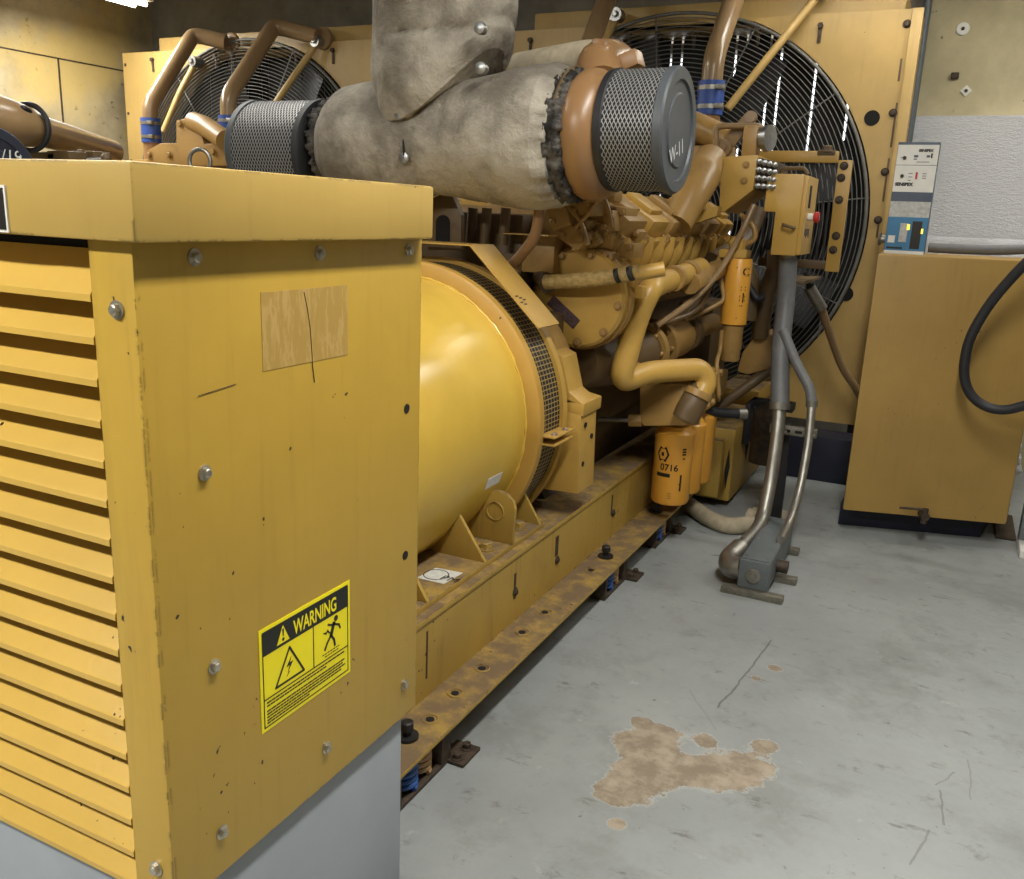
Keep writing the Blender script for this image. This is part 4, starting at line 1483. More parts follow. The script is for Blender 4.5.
def radiator(cx, label):
    t = thing('radiator', (cx, YR + .3, RZ0), label, 'radiator', 'radiators at the far wall')
    C = V((cx, YR, FC.z))
    RH = 1.335
    # front sheet with a round opening
    angs = [2 * PI * i / 120 for i in range(120)]
    bm = MB()
    inner, outer = [], []
    x0, x1, z0, z1 = cx + RXL, cx + RXR, RZ0, RZ1
    for a in angs:
        ca, sa = math.cos(a), math.sin(a)
        inner.append(C + V((ca, 0, sa)) * min(RH, 1.29 if False else RH))
        k = min(((x1 - C.x) / ca if ca > 1e-6 else 1e9), ((x0 - C.x) / ca if ca < -1e-6 else 1e9),
                ((z1 - C.z) / sa if sa > 1e-6 else 1e9), ((z0 - C.z) / sa if sa < -1e-6 else 1e9))
        outer.append(C + V((ca, 0, sa)) * max(k, RH + .004))
    # snap nearest samples to the corners
    for cxn, czn in ((x0, z0), (x0, z1), (x1, z0), (x1, z1)):
        i = min(range(120), key=lambda i: (outer[i] - V((cxn, YR, czn))).length)
        outer[i] = V((cxn, YR, czn))
    inner = [V((p.x, YR, max(min(p.z, z1 - .02), z0 + .02))) for p in inner]
    outer = [V((p.x, YR, max(min(p.z, z1), z0))) for p in outer]
    back = lambda P, dy: [p + EY * dy for p in P]
    bm.rings([back(outer, .02), outer, inner, back(inner, .30)], False, False)
    bm.build('fan_shroud', 'rad', t, 30)
    mb = MB().box(x0, x1, YR + .001, YR + .28, z1 - .02, z1 + .0, .002).box(x0, x0 + .012, YR + .001, YR + .3, z0, z1).box(x1 - .012, x1, YR + .001, YR + .3, z0, z1)
    mb.build('shroud_side', 'rad', t)
    MB().box(cx + RXL + .36, cx + RXR - .1, YR + .10, YR + .52, 2.86, 3.03, .01).build('top_tank', 'rad', t)
    MB().box(cx + RXL + .05, cx + RXR - .05, YR + .28, YR + .52, RZ0 - .02, RZ0 + .14, .01).build('bottom_tank', 'rad', t)
    for s in (-1, 1):
        MB().box(cx + s * 1.42 - .05, cx + s * 1.42 + .05, YR + .05, YR + .50, 0, RZ0 + .02, .006).build('support_leg', 'base_blue', t)
    # fin core in slabs with thin gaps between them
    gaps = []
    for px, py in ((592, 55), (622, 40), (653, 20), (675, 18), (686, 15), (739, 30), (750, 24), (772, 44), (784, 39), (817, 65), (847, 114)):
        gaps.append(at(px, py, Y=YR + .36).x - XC)
    gaps.sort()
    edges = [RXL + .05] + gaps + [RXR - .05]
    for a, b in zip(edges[:-1], edges[1:]):
        MB().box(cx + a + .008, cx + b - .008, YR + .34, YR + .352, RZ0 + .1, 2.88).build('core_slab', 'core', t)
    # fan
    mb = MB().lathe([(-.12, 0), (-.12, .14), (-.10, .16), (.06, .16), (.08, .12), (.08, 0)], C + EY * .17, EY, 36)
    fan = mb.build('fan_hub', 'fanblack', t)
    for k in range(8):
        a0 = 2 * PI * k / 8 + .25
        rows = []
        for i in range(9):
            r = .15 + (1.22 - .15) * i / 8
            wv = .10 + .10 * min(1, i / 4)
            tw = math.radians(42 - 14 * i / 8)
            rd = V((math.cos(a0), 0, math.sin(a0)))
            tg_ = V((-math.sin(a0), 0, math.cos(a0)))
            ch = tg_ * math.cos(tw) + EY * math.sin(tw)
            nn = rd.cross(ch)
            sk = .10 * (i / 8) ** 2
            rows.append([C + EY * .17 + rd * r + ch * (u * wv + sk) + nn * (.02 * (1 - u * u) + th_) for u, th_ in ((-1, 0), (-.5, 0), (0, 0), (.5, 0), (1, 0), (.5, .008), (0, .008), (-.5, .008))])
        MB().rings(rows).build('fan_blade', 'fanblack', t, 60)
    # wire guard, gently domed
    mb = MB()
    nr = 42
    for i in range(nr):
        r = .16 + (1.315 - .16) * i / (nr - 1)
        mb.torus(C - EY * (.02 + .09 * (1 - (r / 1.315) ** 2)), EY, r, .0034 if i < nr - 1 else .012, 100, 5)
    mb.build('wire_guard', 'guard', t, 80)
    for k in range(12):
        a = 2 * PI * k / 12 + .13
        rd = V((math.cos(a), 0, math.sin(a)))
        mb = MB()
        mb.tube([C + rd * r - EY * (.012 + .09 * (1 - (r / 1.315) ** 2)) for r in (.16, .45, .75, 1.05, 1.33)], .005, 0, 6)
        mb.build('guard_spoke', 'guard', t, 80)
    # round holes, slots with bolts, latches
    for dx, dz in ((at(872, 118, Y=YR).x - XC, at(872, 118, Y=YR).z), (at(846, 294, Y=YR).x - XC, at(846, 294, Y=YR).z)):
        MB().cyl((cx + dx, YR - .003, dz), (cx + dx, YR + .004, dz), .046, seg=28).build('round_hole', 'cavity', t)
    for px, py, hh in ((900, 70, .13), (894, 125, .26), (886, 180, .26), (878, 228, .12), (874, 300, .2), (868, 340, .18)):
        p = at(px, py, Y=YR)
        x = cx + (p.x - XC)
        MB().box(x - .006, x + .006, YR - .002, YR + .004, p.z - hh / 2, p.z + hh / 2, .001).build('slot', 'engd', t)
    for px, py in ((907, 24), (893, 113), (885, 172), (878, 220)):
        p = at(px, py, Y=YR)
        MB().hexbolt((cx + p.x - XC, YR, p.z), -EY, .017, .016).build('bolt', 'darksteel', t)
    for dx in (-1.1, -.35, -.15, .1, .52, .9, ):
        z = 2.80
        mb = MB().box(cx + dx - .011, cx + dx + .011, YR - .01, YR, z - .07, z + .05, .003).cyl((cx + dx, YR - .03, z + .03), (cx + dx, YR, z + .03), .016, seg=10)
        mb.build('latch', 'darksteel', t)
    for k in range(6):
        p = V((cx + RXL + .03, YR, 2.8 - k * .42))
        MB().cyl(p - EY * .003, p + EY * .003, .014, seg=10).build('edge_rivet', 'darksteel', t)
    # right hand edge flange
    MB().box(cx + RXR - .05, cx + RXR + .012, YR - .022, YR, RZ0, RZ1, .003).build('edge_flange', 'rad', t)
    return t


r1 = radiator(XC, 'big yellow radiator with a round wire fan guard behind the near engine')
r2 = copy_tree(r1)
r2.location = V(r1.location) + DV
r2['label'] = 'yellow radiator with round fan guard at the far left, behind the black left air filter'


# ------------------------------------------------------------------ coolant pipes from engine to radiator (both sets)
def q2(px, py, **k):
    return at(px, py, **k) - DV


def coolant_pipes(which, label, lift=0.0):
    """laid out where the second set shows them, moved over to the near set"""
    if which == 'right':
        hx = q2(229, 128, Y=5.5)
        pts = [hx + EZ * .06, V((hx.x, 5.5, q2(229, 97, Y=5.5).z)), V((hx.x, 6.04, at(276, 27, Y=6.04).z)), V((hx.x + .06, 6.08, at(276, 27, Y=6.04).z + .0)), q2(318, 37, Y=6.12) + EZ * .0]
        br = [q2(318, 42, Y=6.14), q2(283, 92, Y=6.0), q2(268, 115, Y=5.95)]
    else:
        hx = q2(151, 130, Y=5.5)
        pts = [hx + EZ * .06, V((hx.x, 5.5, q2(149, 105, Y=5.5).z)), V((hx.x, 6.0, at(190, 36, Y=6.0).z)), V((hx.x + .06, 6.05, at(190, 36, Y=6.0).z)), q2(226, 42, Y=6.14)]
        br = [q2(196, 62, Y=6.12), q2(180, 92, Y=6.0), q2(163, 132, Y=5.9)]
    pts = pts[:2] + [p + EZ * lift + EY * lift * .25 for p in pts[2:]]
    br = [br[0] + (br[0] - br[-1]) * lift] + br[1:]
    if lift:
        hx = hx + EZ * .155
        pts[0] = hx + EZ * .06
        pts[1] = pts[1] + EZ * .155
    t = thing('coolant_pipe', hx - EZ * .22, label, 'pipe', 'coolant pipes with blue hoses')
    MB().tube(pts, .062, .13, 20).build('pipe', 'pipe', t, 60)
    MB().cyl(hx - EZ * .10, hx + EZ * .09, .078, seg=28).build('hose', 'bluehose', t, label='blue rubber hose sleeve')
    for dz in (-.055, .05):
        mb = MB().cyl(hx + EZ * (dz - .012), hx + EZ * (dz + .012), .082, seg=28)
        mb.box(hx.x + .05, hx.x + .10, hx.y - .085, hx.y - .055, hx.z + dz - .014, hx.z + dz + .014, .003)
        mb.build('hose_clamp', 'galv', t)
    MB().cyl(hx - EZ * .24, hx - EZ * .09, .066, seg=24).build('lower_stub', 'turbo', t)
    MB().box(hx.x - .1, hx.x + .1, hx.y - .1, hx.y + .1, hx.z - .27, hx.z - .235, .01).build('flange', 'eng', t)
    e = pts[-1]
    mb = MB().lathe([(0, .085), (.03, .085), (.035, .07)], e + V((.0, .08, 0)), V((0, -1, 0)), 28)
    mb.build('end_flange', 'pipe', t)
    MB().tube(br, .026, .03, 14).build('brace', 'rad', t)
    MB().cyl(br[0] - V((0, .05, 0)), br[0] + V((0, .04, 0)), .045, seg=18).hexbolt(br[0] - V((0, .05, 0)), -EY, .022, .015, False).build('brace_eye', 'steel', t)
    return t


def shift_tree(o, d):
    o.location = V(o.location) + d
    return o


coolant_pipes('right', 'tan coolant pipe with blue hose right of the near air filter, by the fan guard', .22)
coolant_pipes('left', 'tan coolant pipe rising behind the turbo, between riser sleeve and near air filter', .30)
shift_tree(coolant_pipes('right', 'tan bent coolant pipe with blue hose, left beside the black left air filter'), DV)
shift_tree(coolant_pipes('left', 'leftmost tan bent coolant pipe with blue hose, in front of the far left fan guard'), DV)


# thermostat casting at the front of each engine, where the hoses start
def thermo(parent):
    Yq = 5.3
    g = lambda px, py, y=Yq: at(px, py, Y=y) - DV
    mb = MB().prism([g(147, 166), g(147, 150), g(160, 143), g(176, 143), g(176, 120), g(186, 118), g(190, 122), g(197, 118), g(200, 128), g(204, 144), g(226, 141), g(228, 166)], (0, .3, 0), .012)
    mb.build('thermostat_housing', 'eng', parent)
    MB().tube([g(193, 122, 5.35), g(205, 126, 5.32), g(225, 140, 5.25)], .075, .05, 18).build('thermostat_pipe', 'eng', parent)
    for px, py in ((181, 124), (193, 120), (150, 155), (170, 155), (214, 152)):
        MB().hexbolt(g(px, py), -EY, .022, .02).build('thermostat_bolt', 'eng', parent)


thermo(eng)
eng2 = thing('second_engine', (XC + DX, 4.4, .425), 'top of the second tan engine seen over the enclosure cap at far left', 'engine')
eng2.name = 'diesel_engine'
random.seed(4)
mb = MB().box(XC + DX - .42, XC + DX + .40, 3.45, 5.7, .62, 1.3, .03)
mb.build('cylinder_block', 'engd', eng2)
for ch in [o for o in kids(eng) if o.name.split('.')[0] in ('thermostat_housing', 'thermostat_pipe', 'thermostat_bolt', 'cylinder_head', 'rocker_cover', 'front_housing', 'pulley', 'flywheel_housing')]:
    copy_tree(ch, eng2)
# fittings seen just above the cap line, left
g = lambda px, py, y: at(px, py, Y=y)
a, b = g(36, 158, 3.9), g(140, 162, 4.9)
MB().box(a.x - .1, g(120, 160, 4.6).x, 3.95, 4.9, a.z - .06, a.z, .008).build('top_cover', 'eng', eng2)
for px, py, y, w_ in ((48, 155, 3.85, .14), (66, 154, 3.85, .1), (88, 154, 4.0, .12)):
    p = g(px, py, y)
    MB().box(p.x - w_, p.x + w_, y - .06, y + .08, p.z - .06, p.z + .015, .012).build('fitting_block', 'engd', eng2)
MB().tube([g(30, 161, 3.8), g(60, 161, 3.85), g(82, 160, 3.9), g(108, 158, 4.0)], .012, 0, 10).build('control_rod', 'steel', eng2)
for px, py, y in ((80, 155, 3.9), (106, 159, 4.0)):
    p = g(px, py, y)
    MB().sphere(p, .035, 16).cyl(p - EZ * .06, p, .018).build('rod_end', 'engd', eng2)
p = g(200, 161, 4.6)
MB().torus(p, V((.3, -1, 0)), .075, .014, 32, 8).build('clamp_ring', 'galv', eng2)

# second set: air filter with chalked end and the big sloping duct by the left wall
zf2 = at(0, 125, Y=2.7)
R2 = .235
cx2 = at(-12, 150, Y=2.7).x
p_o = V((cx2, 2.7, at(-10, 124, Y=2.7).z - R2))
af2, d = air_filter(p_o - EX * .3, p_o, R2, 'navy round filter end chalked with /19 at the far left edge', 'spool')
MB().cyl(p_o - EX * .5, p_o - EX * .28, .11, seg=28).cyl(p_o - EX * .48, V((p_o.x - .48, 3.5, 1.5)), .11, seg=20).build('intake_pipe', 'eng', eng2)
o_ = at(1, 162, X=cx2 + .0125)
mb = text_mesh('/19', .082, o_, EY, EZ, EX, .0008, shear=.1)
mb.build('chalk_mark', 'chalk', af2, flat=True)
t = thing('exhaust_duct', at(60, 135, Y=3.6), 'brown steel duct with a black band sloping down at far left before the concrete wall', 'duct')
MB().tube([at(-40, 108, Y=3.3), at(-5, 118, Y=3.4), at(30, 128, Y=3.6), at(112, 152, Y=4.9)], .1, .1, 28, radii=[.13, .13, .125, .11, .085]).build('duct', 'pipe', t)
a, b = at(26, 127, Y=3.57), at(31, 128, Y=3.61)
mb = MB().torus((a + b) / 2, b - a, .128, .016, 40, 8)
mb.build('band', 'black', t)
MB().tube([at(14, 109, Y=3.5), at(24, 107, Y=3.5), at(30, 112, Y=3.55)], .014, .03, 8).build('band_strap', 'black', t)
# ------------------------------------------------------------------ control box in front of the fan guard
yb = 4.72
def pb(px, py, y=yb):
    return at(px, py, Y=y)


cb = thing('control_box', pb(795, 257), 'yellow steel junction box with a red knob in front of the big fan guard', 'control box')
a, b = pb(771, 254), pb(801, 175)
xs = pb(800, 215).x
zl, zh = pb(795, 256).z, pb(795, 174).z
zm = pb(780, 212).z
x0t, x0b = pb(766, 190).x, pb(772, 240).x
body = MB().prism([V((x0b, yb, zl)), V((xs, yb, zl)), V((xs, yb, zh)), V((x0t + .02, yb, zh)), V((x0t, yb, zh - .03)), V((x0t, yb, zm)), V((x0b, yb, zm))], (0, .34, 0), .006)
body.build('body', 'engy', cb)
MB().box(xs - .002, xs + .022, yb + .004, yb + .335, zl + .006, zh - .006, .004).build('door', 'engy', cb)
MB().box(xs + .02, xs + .03, yb + .08, yb + .10, zh - .16, zh - .05, .002).build('door_slot', 'black', cb)
mb = MB().tube([V((x0b + .05, yb, zm - .06)), V((x0b + .05, yb - .035, zm - .06)), V((xs - .02, yb - .035, zm - .075)), V((xs - .02, yb, zm - .075))], .008, .012, 8)
mb.build('latch_handle', 'engd', cb)
p = at(808, 217, X=xs + .022)
k_ = MB().cyl(p, p + EX * .03, .018, seg=20)
k_.build('knob_stem', 'white', cb)
MB().lathe([(.0, .016), (.01, .027), (.026, .027), (.03, .02), (.03, 0)], p + EX * .025, EX, 24).build('knob', 'red', cb, label='red mushroom knob')
mb = MB()
for i in range(4):
    mb.box(xs + .021, xs + .0235, yb + .06 + i * .04, yb + .085 + i * .04, zl + .10 - .01 * (i % 2), zl + .135)
mb.build('door_marking', 'ink', cb)
MB().tube([V((x0t + .05, yb + .1, zh)), V((x0t + .05, yb + .1, zh + .03)), V((xs - .02, yb + .1, zh + .035)), V((xs + .0, yb + .1, zh + .005))], .010, .02, 8).build('lifting_bar', 'engd', cb)
MB().cyl(at(787, 262, Y=yb + .1), at(788, 255, Y=yb + .1), .045, seg=20).build('conduit_gland', 'galv', cb)

yfm = 5.6
fr = thing('belt_guard', at(836, 265, Y=yfm), 'yellow angle frame with thin vertical bars standing before the big fan guard', 'guard')
a, b = at(770, 158, Y=yfm), at(839, 157, Y=yfm)
v1 = at(829, 266, Y=yfm)
zt_ = b.z
MB().box(a.x - .1, b.x, yfm - .04, yfm + .0, zt_ - .035, zt_ + .03, .004).build('frame_bar', 'engy', fr)
vx = at(841, 215, Y=yfm).x
MB().box(vx - .045, vx + .03, yfm - .05, yfm - .01, v1.z - .03, zt_ - .02, .004).build('frame_bar', 'engy', fr)
MB().box(a.x, vx, yfm - .03, yfm + .02, v1.z - .02, v1.z + .03, .004).build('frame_bar', 'engd', fr)
mb = MB()
x = a.x
while x < vx - .05:
    mb.box(x, x + .012, yfm - .008, yfm + .004, v1.z, zt_)
    x += .036
mb.build('bars', 'black', fr)
for px, py in ((844, 166), (841, 178), (839, 200), (836, 236), (833, 250)):
    MB().hexbolt(at(px, py, Y=yfm - .05), -EY, .016, .01).build('frame_bolt', 'darksteel', fr)
p = at(827, 152, Y=yfm - .02)
MB().box(p.x - .05, p.x + .05, yfm - .05, yfm + .02, p.z - .02, p.z + .01, .008).hexbolt(p, EZ, .03, .03).build('pivot_bolt', 'engd', fr)
MB().box(at(800, 270, Y=yfm).x, at(822, 270, Y=yfm).x, 5.0, yfm, v1.z - .08, v1.z - .06, .006).build('stay_bracket', 'engd', fr)

# hose with brass end hanging to the tank side
t = thing('drain_hose', at(838, 380, Y=5.7), 'thin brown hose with a metal end hanging across the lower radiator', 'hose')
pts = [at(812, 292, Y=5.5), at(821, 307, Y=5.55), at(832, 340, Y=5.7), at(842, 368, Y=5.8), at(856, 388, Y=5.85), at(862, 400, Y=5.9)]
MB().tube(pts, .024, .15, 12).build('hose', 'pipe', t, 60)
MB().cyl(at(809, 287, Y=5.49), at(822, 309, Y=5.55), .034, seg=16).build('hose_end', 'galv', t)
MB().cyl(at(806, 272, Y=5.48), at(810, 290, Y=5.49), .016, seg=12).build('hose_stub', 'black', t)

# ------------------------------------------------------------------ conduits running down to the floor box
yd = 4.72
t = thing('conduit', at(765, 522, Y=4.35), 'thick grey conduit dropping from the control box to the floor box', 'conduit', 'conduits to the floor box')
MB().tube([at(788, 258, Y=yd + .1), at(786, 300, Y=yd + .1), at(780, 350, Y=yd), at(780, 408, Y=4.62)], .047, .2, 18).build('flexible_conduit', 'conduit', t, 60)
MB().tube([at(780, 404, Y=4.62), at(777, 440, Y=4.56), at(771, 480, Y=4.5), at(763, 518, Y=4.38), at(757, 530, Y=4.28), at(733, 556, Y=4.0)], .033, .12, 16).build('rigid_conduit', 'galv', t, 60)
MB().cyl(at(780, 402, Y=4.62), at(779.5, 409, Y=4.615), .052, seg=20).build('coupling', 'galv', t)
p = at(733, 556, Y=4.0)
el = at(727, 562, Y=3.93)
MB().tube([at(741, 548, Y=4.05), at(728, 560, Y=3.95), at(731, 568, Y=3.88), at(741, 568, Y=3.88)], .05, .07, 18).build('elbow_fitting', 'galv', t, 60)
t = thing('conduit', at(790, 525, Y=4.3), 'thinner grey conduit beside the thick one, bending to the floor box', 'conduit', 'conduits to the floor box')
MB().tube([at(783, 330, Y=yd), at(786, 338, Y=yd - .01), at(797, 365, Y=4.68), at(810, 388, Y=4.64), at(812, 404, Y=4.62)], .026, .08, 16).build('flexible_conduit', 'conduit', t, 60)
MB().tube([at(812, 402, Y=4.62), at(809, 440, Y=4.56), at(800, 490, Y=4.45), at(790, 522, Y=4.3), at(781, 540, Y=4.1)], .021, .15, 14).build('rigid_conduit', 'galv', t, 60)
MB().cyl(at(812, 400, Y=4.62), at(811.5, 407, Y=4.62), .029, seg=16).build('coupling', 'galv', t)
# strut with its post
a, b = at(770, 429, Y=4.68), at(817, 434, Y=4.68)
t = thing('strut_bracket', V((at(782, 512, Y=4.72).x, 4.72, 0)), 'galvanised slotted strut on a black post holding the two conduits', 'strut')
mb = MB().box(a.x, b.x, 4.66, 4.70, b.z - .022, b.z + .022, .003)
mb.build('strut', 'strut', t)
for k in range(4):
    x = a.x + (b.x - a.x) * (k + .5) / 4
    MB().box(x - .018, x + .018, 4.657, 4.661, b.z - .007, b.z + .007).build('strut_slot', 'cavity', t)
px_ = at(784, 450, Y=4.74).x
MB().box(px_ - .03, px_ + .025, 4.72, 4.77, .0, b.z + .02, .003).build('post', 'black', t)
MB().box(px_ - .07, px_ + .07, 4.68, 4.82, 0, .01, .002).build('post_foot', 'black', t)
for px in (778, 809):
    p = at(px, 433, Y=4.6)
    MB().torus((p.x, 4.62, b.z), EZ, .036 if px < 800 else .026, .006, 24, 6).build('pipe_clip', 'galv', t)
# wireway box on struts
fa, fb2, fc, fd = at(737, 586, Y=3.80), at(767, 589, Y=3.80), at(769, 562, Y=3.80), at(739, 559, Y=3.80)
bx0, bx1, bz0, bz1 = fa.x + .0, fb2.x, fa.z - .0, fd.z
t = thing('floor_wireway', ((bx0 + bx1) / 2, 4.1, 0), 'grey steel wireway box with a round plug, bolted on struts on the floor', 'wireway')
MB().box(bx0, bx1, 3.80, 4.42, bz0, bz1, .003).build('body', 'boxgrey', t)
MB().box(bx0 + .004, bx1 - .004, 3.82, 4.44, bz1, bz1 + .004, .001).build('lid', 'boxgrey', t)
for y in (3.86, 4.1, 4.36):
    for xx in (bx0 + .02, bx1 - .02):
        MB().hexbolt((xx, y, bz1 + .004), EZ, .006, .004, False).build('lid_screw', 'galv', t)
p = at(753, 576, Y=3.80)
MB().lathe([(0, .034), (.005, .034), (.008, .028), (.008, .016), (.014, .014), (.014, 0)], p, -EY, 28).build('plug', 'galv', t)
for y, xa, xb in ((3.77, at(721, 588, Y=3.78).x, at(783, 598, Y=3.78).x), (4.02, bx0, at(797, 575, Y=4.02).x), (4.42, at(752, 536, Y=4.42).x, at(800, 540, Y=4.42).x)):
    mb = MB().box(xa, xb, y, y + .05, 0, max(bz0 - .002, .03), .003)
    mb.build('strut', 'strut', t)
p = at(785, 567, Y=4.0)
MB().cyl(V((bx1, 4.02, bz0 + .05)), V((bx1 + .05, 4.02, bz0 + .05)), .03, seg=18).build('side_plug', 'darksteel', t)
t = thing('floor_conduit', at(735, 527, Z=0), 'dusty beige flexible conduit lying on the floor behind the wireway box', 'conduit')
zz = .045
mb = MB().tube([at(690, 505, Z=zz), at(706, 517, Z=zz), at(728, 527, Z=zz), at(752, 524, Z=zz)], .045, .25, 16)
mb.build('conduit', 'tanhose', t, 60)
a, b = at(752, 515, Z=zz), at(786, 518, Z=zz)
MB().tube([a, b], .045, 0, 16).build('conduit', 'tanhose', t, 60)
MB().cyl(at(748, 518, Z=zz), at(757, 520, Z=zz), .058, seg=18).build('coupling', 'tanhose', t)
o = MB().box(at(752, 535, Z=.09).x, at(786, 535, Z=.09).x, 4.5, 4.62, .06, .12, .004).build('small_floor_box', 'boxgrey')
tag(recenter(o, (at(768, 530, Z=.06).x, 4.56, .06)), 'small grey box between the beige conduit and the wireway', 'junction box')

# ------------------------------------------------------------------ yellow front support of the engine
sx = .0
t = thing('engine_front_support', (-.2, 5.3, .05), 'yellow steel support box with diamond cut-outs beside the oil filters', 'support')
yq = at(736, 430, X=sx).y
zt_, zb_ = at(736, 430, X=sx).z, at(723, 508, X=sx).z
yend = at(762, 455, X=sx).y
MB().box(-.62, sx, yq, yend, zb_, zt_, .01).build('body', 'rail', t)
MB().box(-.35, sx - .05, yq - .07, yq + .02, zb_ + .03, zt_ - .06, .012).build('front_cover', 'rail', t)
for px, py, w_, h_ in ((727, 469, .13, .24), (747, 445, .11, .2)):
    p = at(px, py, X=sx + .001)
    MB().prism([p + EZ * h_ / 2, p + EY * w_ / 2, p - EZ * h_ / 2, p - EY * w_ / 2], (.001, 0, 0)).build('diamond_hole', 'cavity', t)
MB().box(-.3, sx - .03, yq + .75, yend + .4, zt_, zt_ + .10, .01).build('top_step', 'rail', t)
o_ = at(748, 420, X=sx + .004)
mb = MB().box(sx + .0, sx + .03, o_.y - .11, o_.y + .14, o_.z - .13, o_.z + .12, .004)
mb.hexbolt((sx + .03, o_.y + .02, o_.z + .07), EX, .022, .01)
mb.box(sx, sx + .25, o_.y + .02, o_.y + .14, o_.z + .07, o_.z + .12, .004)
mb.build('black_bracket', 'black', t)
t2 = thing('battery_cable', at(725, 412, Y=4.7), 'black battery cable with a silver lug behind the oil filters', 'cable')
MB().tube([at(705, 410, Y=4.6), at(722, 413, Y=4.65), at(740, 414, Y=4.7)], .026, .05, 12).build('cable', 'rubber', t2)
MB().cyl(at(738, 414, Y=4.695), at(746, 414, Y=4.72), .03, seg=14).build('lug', 'galv', t2)
o = MB().lathe([(0, .0), (0, .09), (.3, .09), (.34, .05), (.36, 0)], at(764, 462, Y=5.15) * 1.0 - EZ * .0, EZ, 24).build('rusty_drum', 'darksteel')
v0 = at(764, 462, Y=5.15)
tag(recenter(o, v0), 'dark rusty cylinder in the shadow behind the conduits', 'cylinder')
o = MB().box(.18, .62, 5.9, 6.14, 0, .30, .01).build('blue_skid', 'base_blue')
tag(recenter(o, (.4, 6.0, 0)), 'dark blue steel skid under the big radiator in the shadow', 'skid')

# ------------------------------------------------------------------ ochre tank on the right
t = thing('day_tank', (1.02, 5.3, 0), 'tall flat ochre steel tank on a dark blue base at right', 'tank')
fl, frr = V((.632, 4.90, 0)), V((1.425, 5.13, 0))
bl_, br_ = V((.60, 5.55, 0)), V((1.46, 5.72, 0))
z0, z1 = .135, 1.497
poly = [fl + EZ * z0, frr + EZ * z0, br_ + EZ * z0, bl_ + EZ * z0]
MB().prism(poly, (0, 0, z1 - z0), .014).build('body', 'tank', t, 30)
du = (frr - fl).normalized()
dn = V((du.y, -du.x, 0))
bs = [fl + du * .02 - dn * .16, frr - du * .06 - dn * .16, br_ - V((.06, 0, 0)), bl_ + V((.03, 0, 0))]
MB().prism(bs, (0, 0, z0), .004).build('base', 'base_blue', t)
p = fl + du * .40 + EZ * .175
a = at(922, 513, Y=5.0)
mb = MB().cyl(a + dn * .0, a + dn * .07, .022, seg=16).cyl(a + dn * .05 - EZ * .04, a + dn * .05 + EZ * .04, .016, seg=12)
mb.build('drain_valve', 'darksteel', t)
b = at(908, 506, Y=4.99)
MB().tube([a + dn * .05 + EZ * .035, a + dn * .055 + EZ * .035 - du * .13], .007, 0, 8).build('valve_handle', 'darksteel', t)
# black hose looping in front of the tank
o = MB().tube([at(1060, 232, Y=4.75), at(1024, 264, Y=4.8), at(990, 302, Y=4.85), at(968, 340, Y=4.87), at(963, 372, Y=4.88), at(968, 393, Y=4.88), at(984, 407, Y=4.88), at(1005, 411, Y=4.86), at(1040, 401, Y=4.82)], .024, .14, 14).build('black_hose', 'rubber', None, 60)
tag(recenter(o, at(985, 408, Y=4.88)), 'black rubber hose looping down in front of the ochre tank', 'hose')

# small controller standing on the tank
yk = 5.12
A_, B_, C_, D_ = at(885, 251, Y=yk), at(927, 251, Y=yk), at(938, 142, Y=yk), at(895, 144, Y=yk)
bx0, bx1 = (A_.x + D_.x) / 2 + .004, (B_.x + C_.x) / 2
zb_, zt_ = z1, C_.z
t = thing('battery_charger', ((bx0 + bx1) / 2, yk + .06, z1), 'slim white and blue battery charger panel standing on the ochre tank', 'charger')
rotx = None
body = MB().box(bx0, bx1, yk, yk + .12, zb_, zt_, .004)
body.build('case', 'panelband', t)
Wd = bx1 - bx0
Hh = zt_ - zb_


def face(u0, v0, u1, v1, mat, name, d=.003, parent=None):
    mb = MB().box(bx0 + u0 * Wd, bx0 + u1 * Wd, yk - d, yk + .001, zb_ + v0 * Hh, zb_ + v1 * Hh)
    return mb.build(name, mat, parent or t)


top = face(.01, .80, .99, .975, 'white', 'upper_panel')
mid = face(.01, .56, .99, .795, 'white', 'middle_panel')
face(.01, .335, .99, .475, 'panelgrey', 'speckled_panel')
low = face(.01, .03, .99, .335, 'panelblue', 'lower_panel')
face(.01, .0, .99, .03, 'white', 'lower_lip', .006)
mb = text_mesh('SENSPEX', .017, (bx0 + .52 * Wd, yk - .0035, zb_ + .915 * Hh), EX, EZ, -EY, .0006, bold=.0012)
mb.build('lettering', 'ink', top, flat=True)
mb = text_mesh('SENSPEX', .021, (bx0 + .06 * Wd, yk - .0035, zb_ + .615 * Hh), EX, EZ, -EY, .0006, bold=.0015)
mb.build('lettering', 'ink', mid, flat=True)
for u, v in ((.2, .86), (.2, .70)):
    p = V((bx0 + u * Wd, yk - .003, zb_ + v * Hh))
    MB().cyl(p, p - EY * .008, .009, seg=14).build('button', 'darksteel', t)
mb = MB()
for u0, v0, u1, v1 in ((.42, .865, .52, .885), (.42, .845, .5, .855), (.72, .865, .8, .885), (.5, .822, .8, .828), (.1, .862, .16, .868), (.35, .72, .45, .726), (.35, .69, .45, .696), (.35, .66, .42, .666), (.68, .72, .78, .726), (.68, .70, .78, .706), (.68, .68, .78, .686)):
    mb.box(bx0 + u0 * Wd, bx0 + u1 * Wd, yk - .0038, yk - .003, zb_ + v0 * Hh, zb_ + v1 * Hh)
mb.build('small_print', 'panelband', t, flat=True)
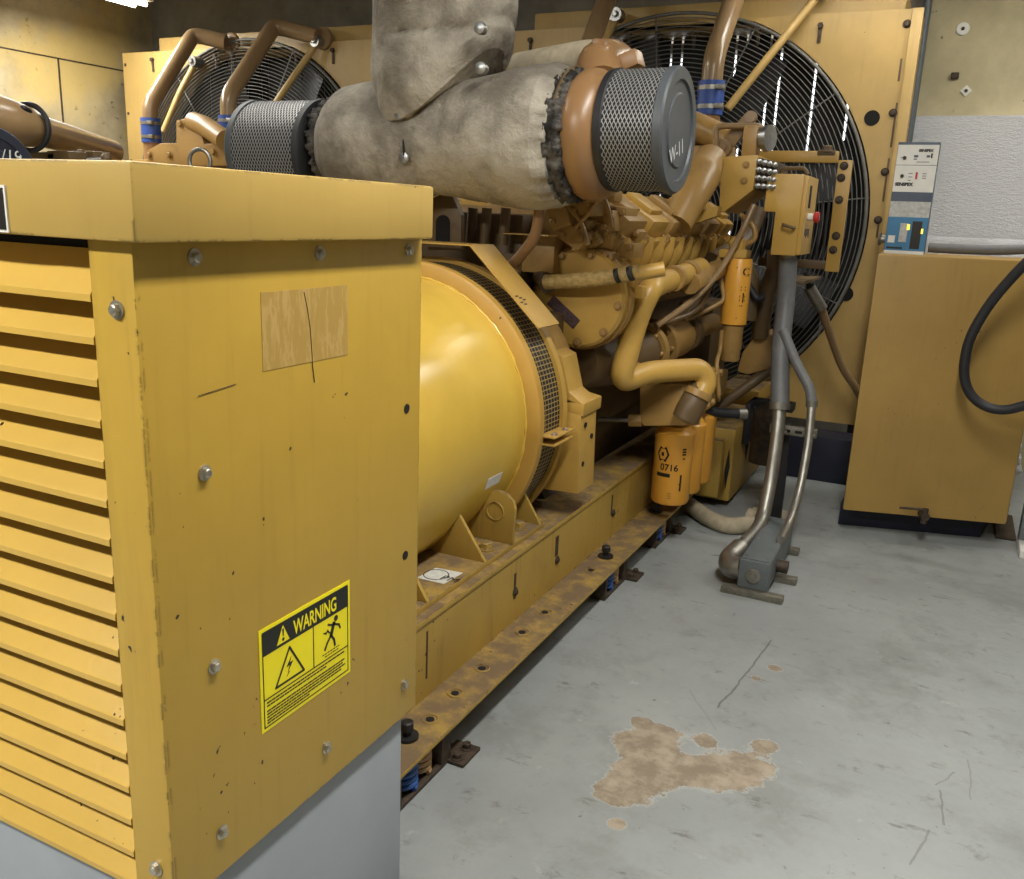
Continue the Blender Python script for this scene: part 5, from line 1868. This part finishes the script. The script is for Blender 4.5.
face(.82, .86, .86, .90, 'darksteel', 'switch', .008)
face(.52, .675, .57, .735, 'red', 'switch', .008)
face(.07, .10, .24, .165, 'white', 'window', .005)
face(.33, .11, .52, .28, 'panelgrey', 'meter', .005)
face(.62, .05, .86, .30, 'ink', 'breaker_column', .005)
face(.50, .22, .565, .27, 'led_y', 'indicator', .007)
face(.85, .19, .90, .235, 'led_y', 'indicator', .007)
face(.06, .045, .45, .062, 'ink', 'label_strip', .004)
p = at(880, 239, Y=yk + .05)
mb = MB().cyl(p - EX * .0, p + EX * .05, .022, seg=16)
mb.torus(p, EX, .026, .008, 20, 6)
mb.build('cable_gland', 'galv', t)
# pipe lying along the tank top
o = MB().tube([(bx1 + .01, 5.32, z1 + .035), (bx1 + .3, 5.34, z1 + .035), (1.9, 5.42, z1 + .10)], .026, .1, 14).build('grey_pipe', 'conduit')
tag(recenter(o, (bx1 + .3, 5.34, z1)), 'grey pipe lying along the top of the ochre tank', 'pipe')
# dark stand at the right edge
t = thing('steel_stand', (1.75, 5.3, 0), 'dark steel stand with a pale foot at the right edge, beside the ochre tank', 'stand')
MB().box(1.50, 1.58, 5.2, 5.28, .04, .86, .004).build('post', 'boxgrey', t)
MB().box(1.50, 2.1, 5.2, 5.28, .80, .86, .004).build('rail', 'boxgrey', t)
a = at(1015, 548, Z=.04)
MB().box(1.50, 1.75, 5.02, 5.3, .0, .045, .006).build('foot', 'white', t)
o = MB().box(1.40, 1.50, 5.3, 5.75, 0.0, .02, .003).build('floor_plate', 'darksteel')
tag(recenter(o, (1.45, 5.5, 0)), 'dark metal plate on the floor between the tank and the steel stand', 'plate')
mb = MB()
random.seed(8)
for i in range(7):
    p = V((1.44 + random.uniform(-.02, .02), 5.75, .10 + i * .065))
    mb.obox(p, (.09, .05, .06), Matrix.Rotation(random.uniform(-.6, .6), 3, 'Y'), .015)
o = mb.build('foil_scrap', 'foil')
tag(recenter(o, (1.44, 5.75, .08)), 'crumpled foil hanging in the gap beside the ochre tank', 'foil')
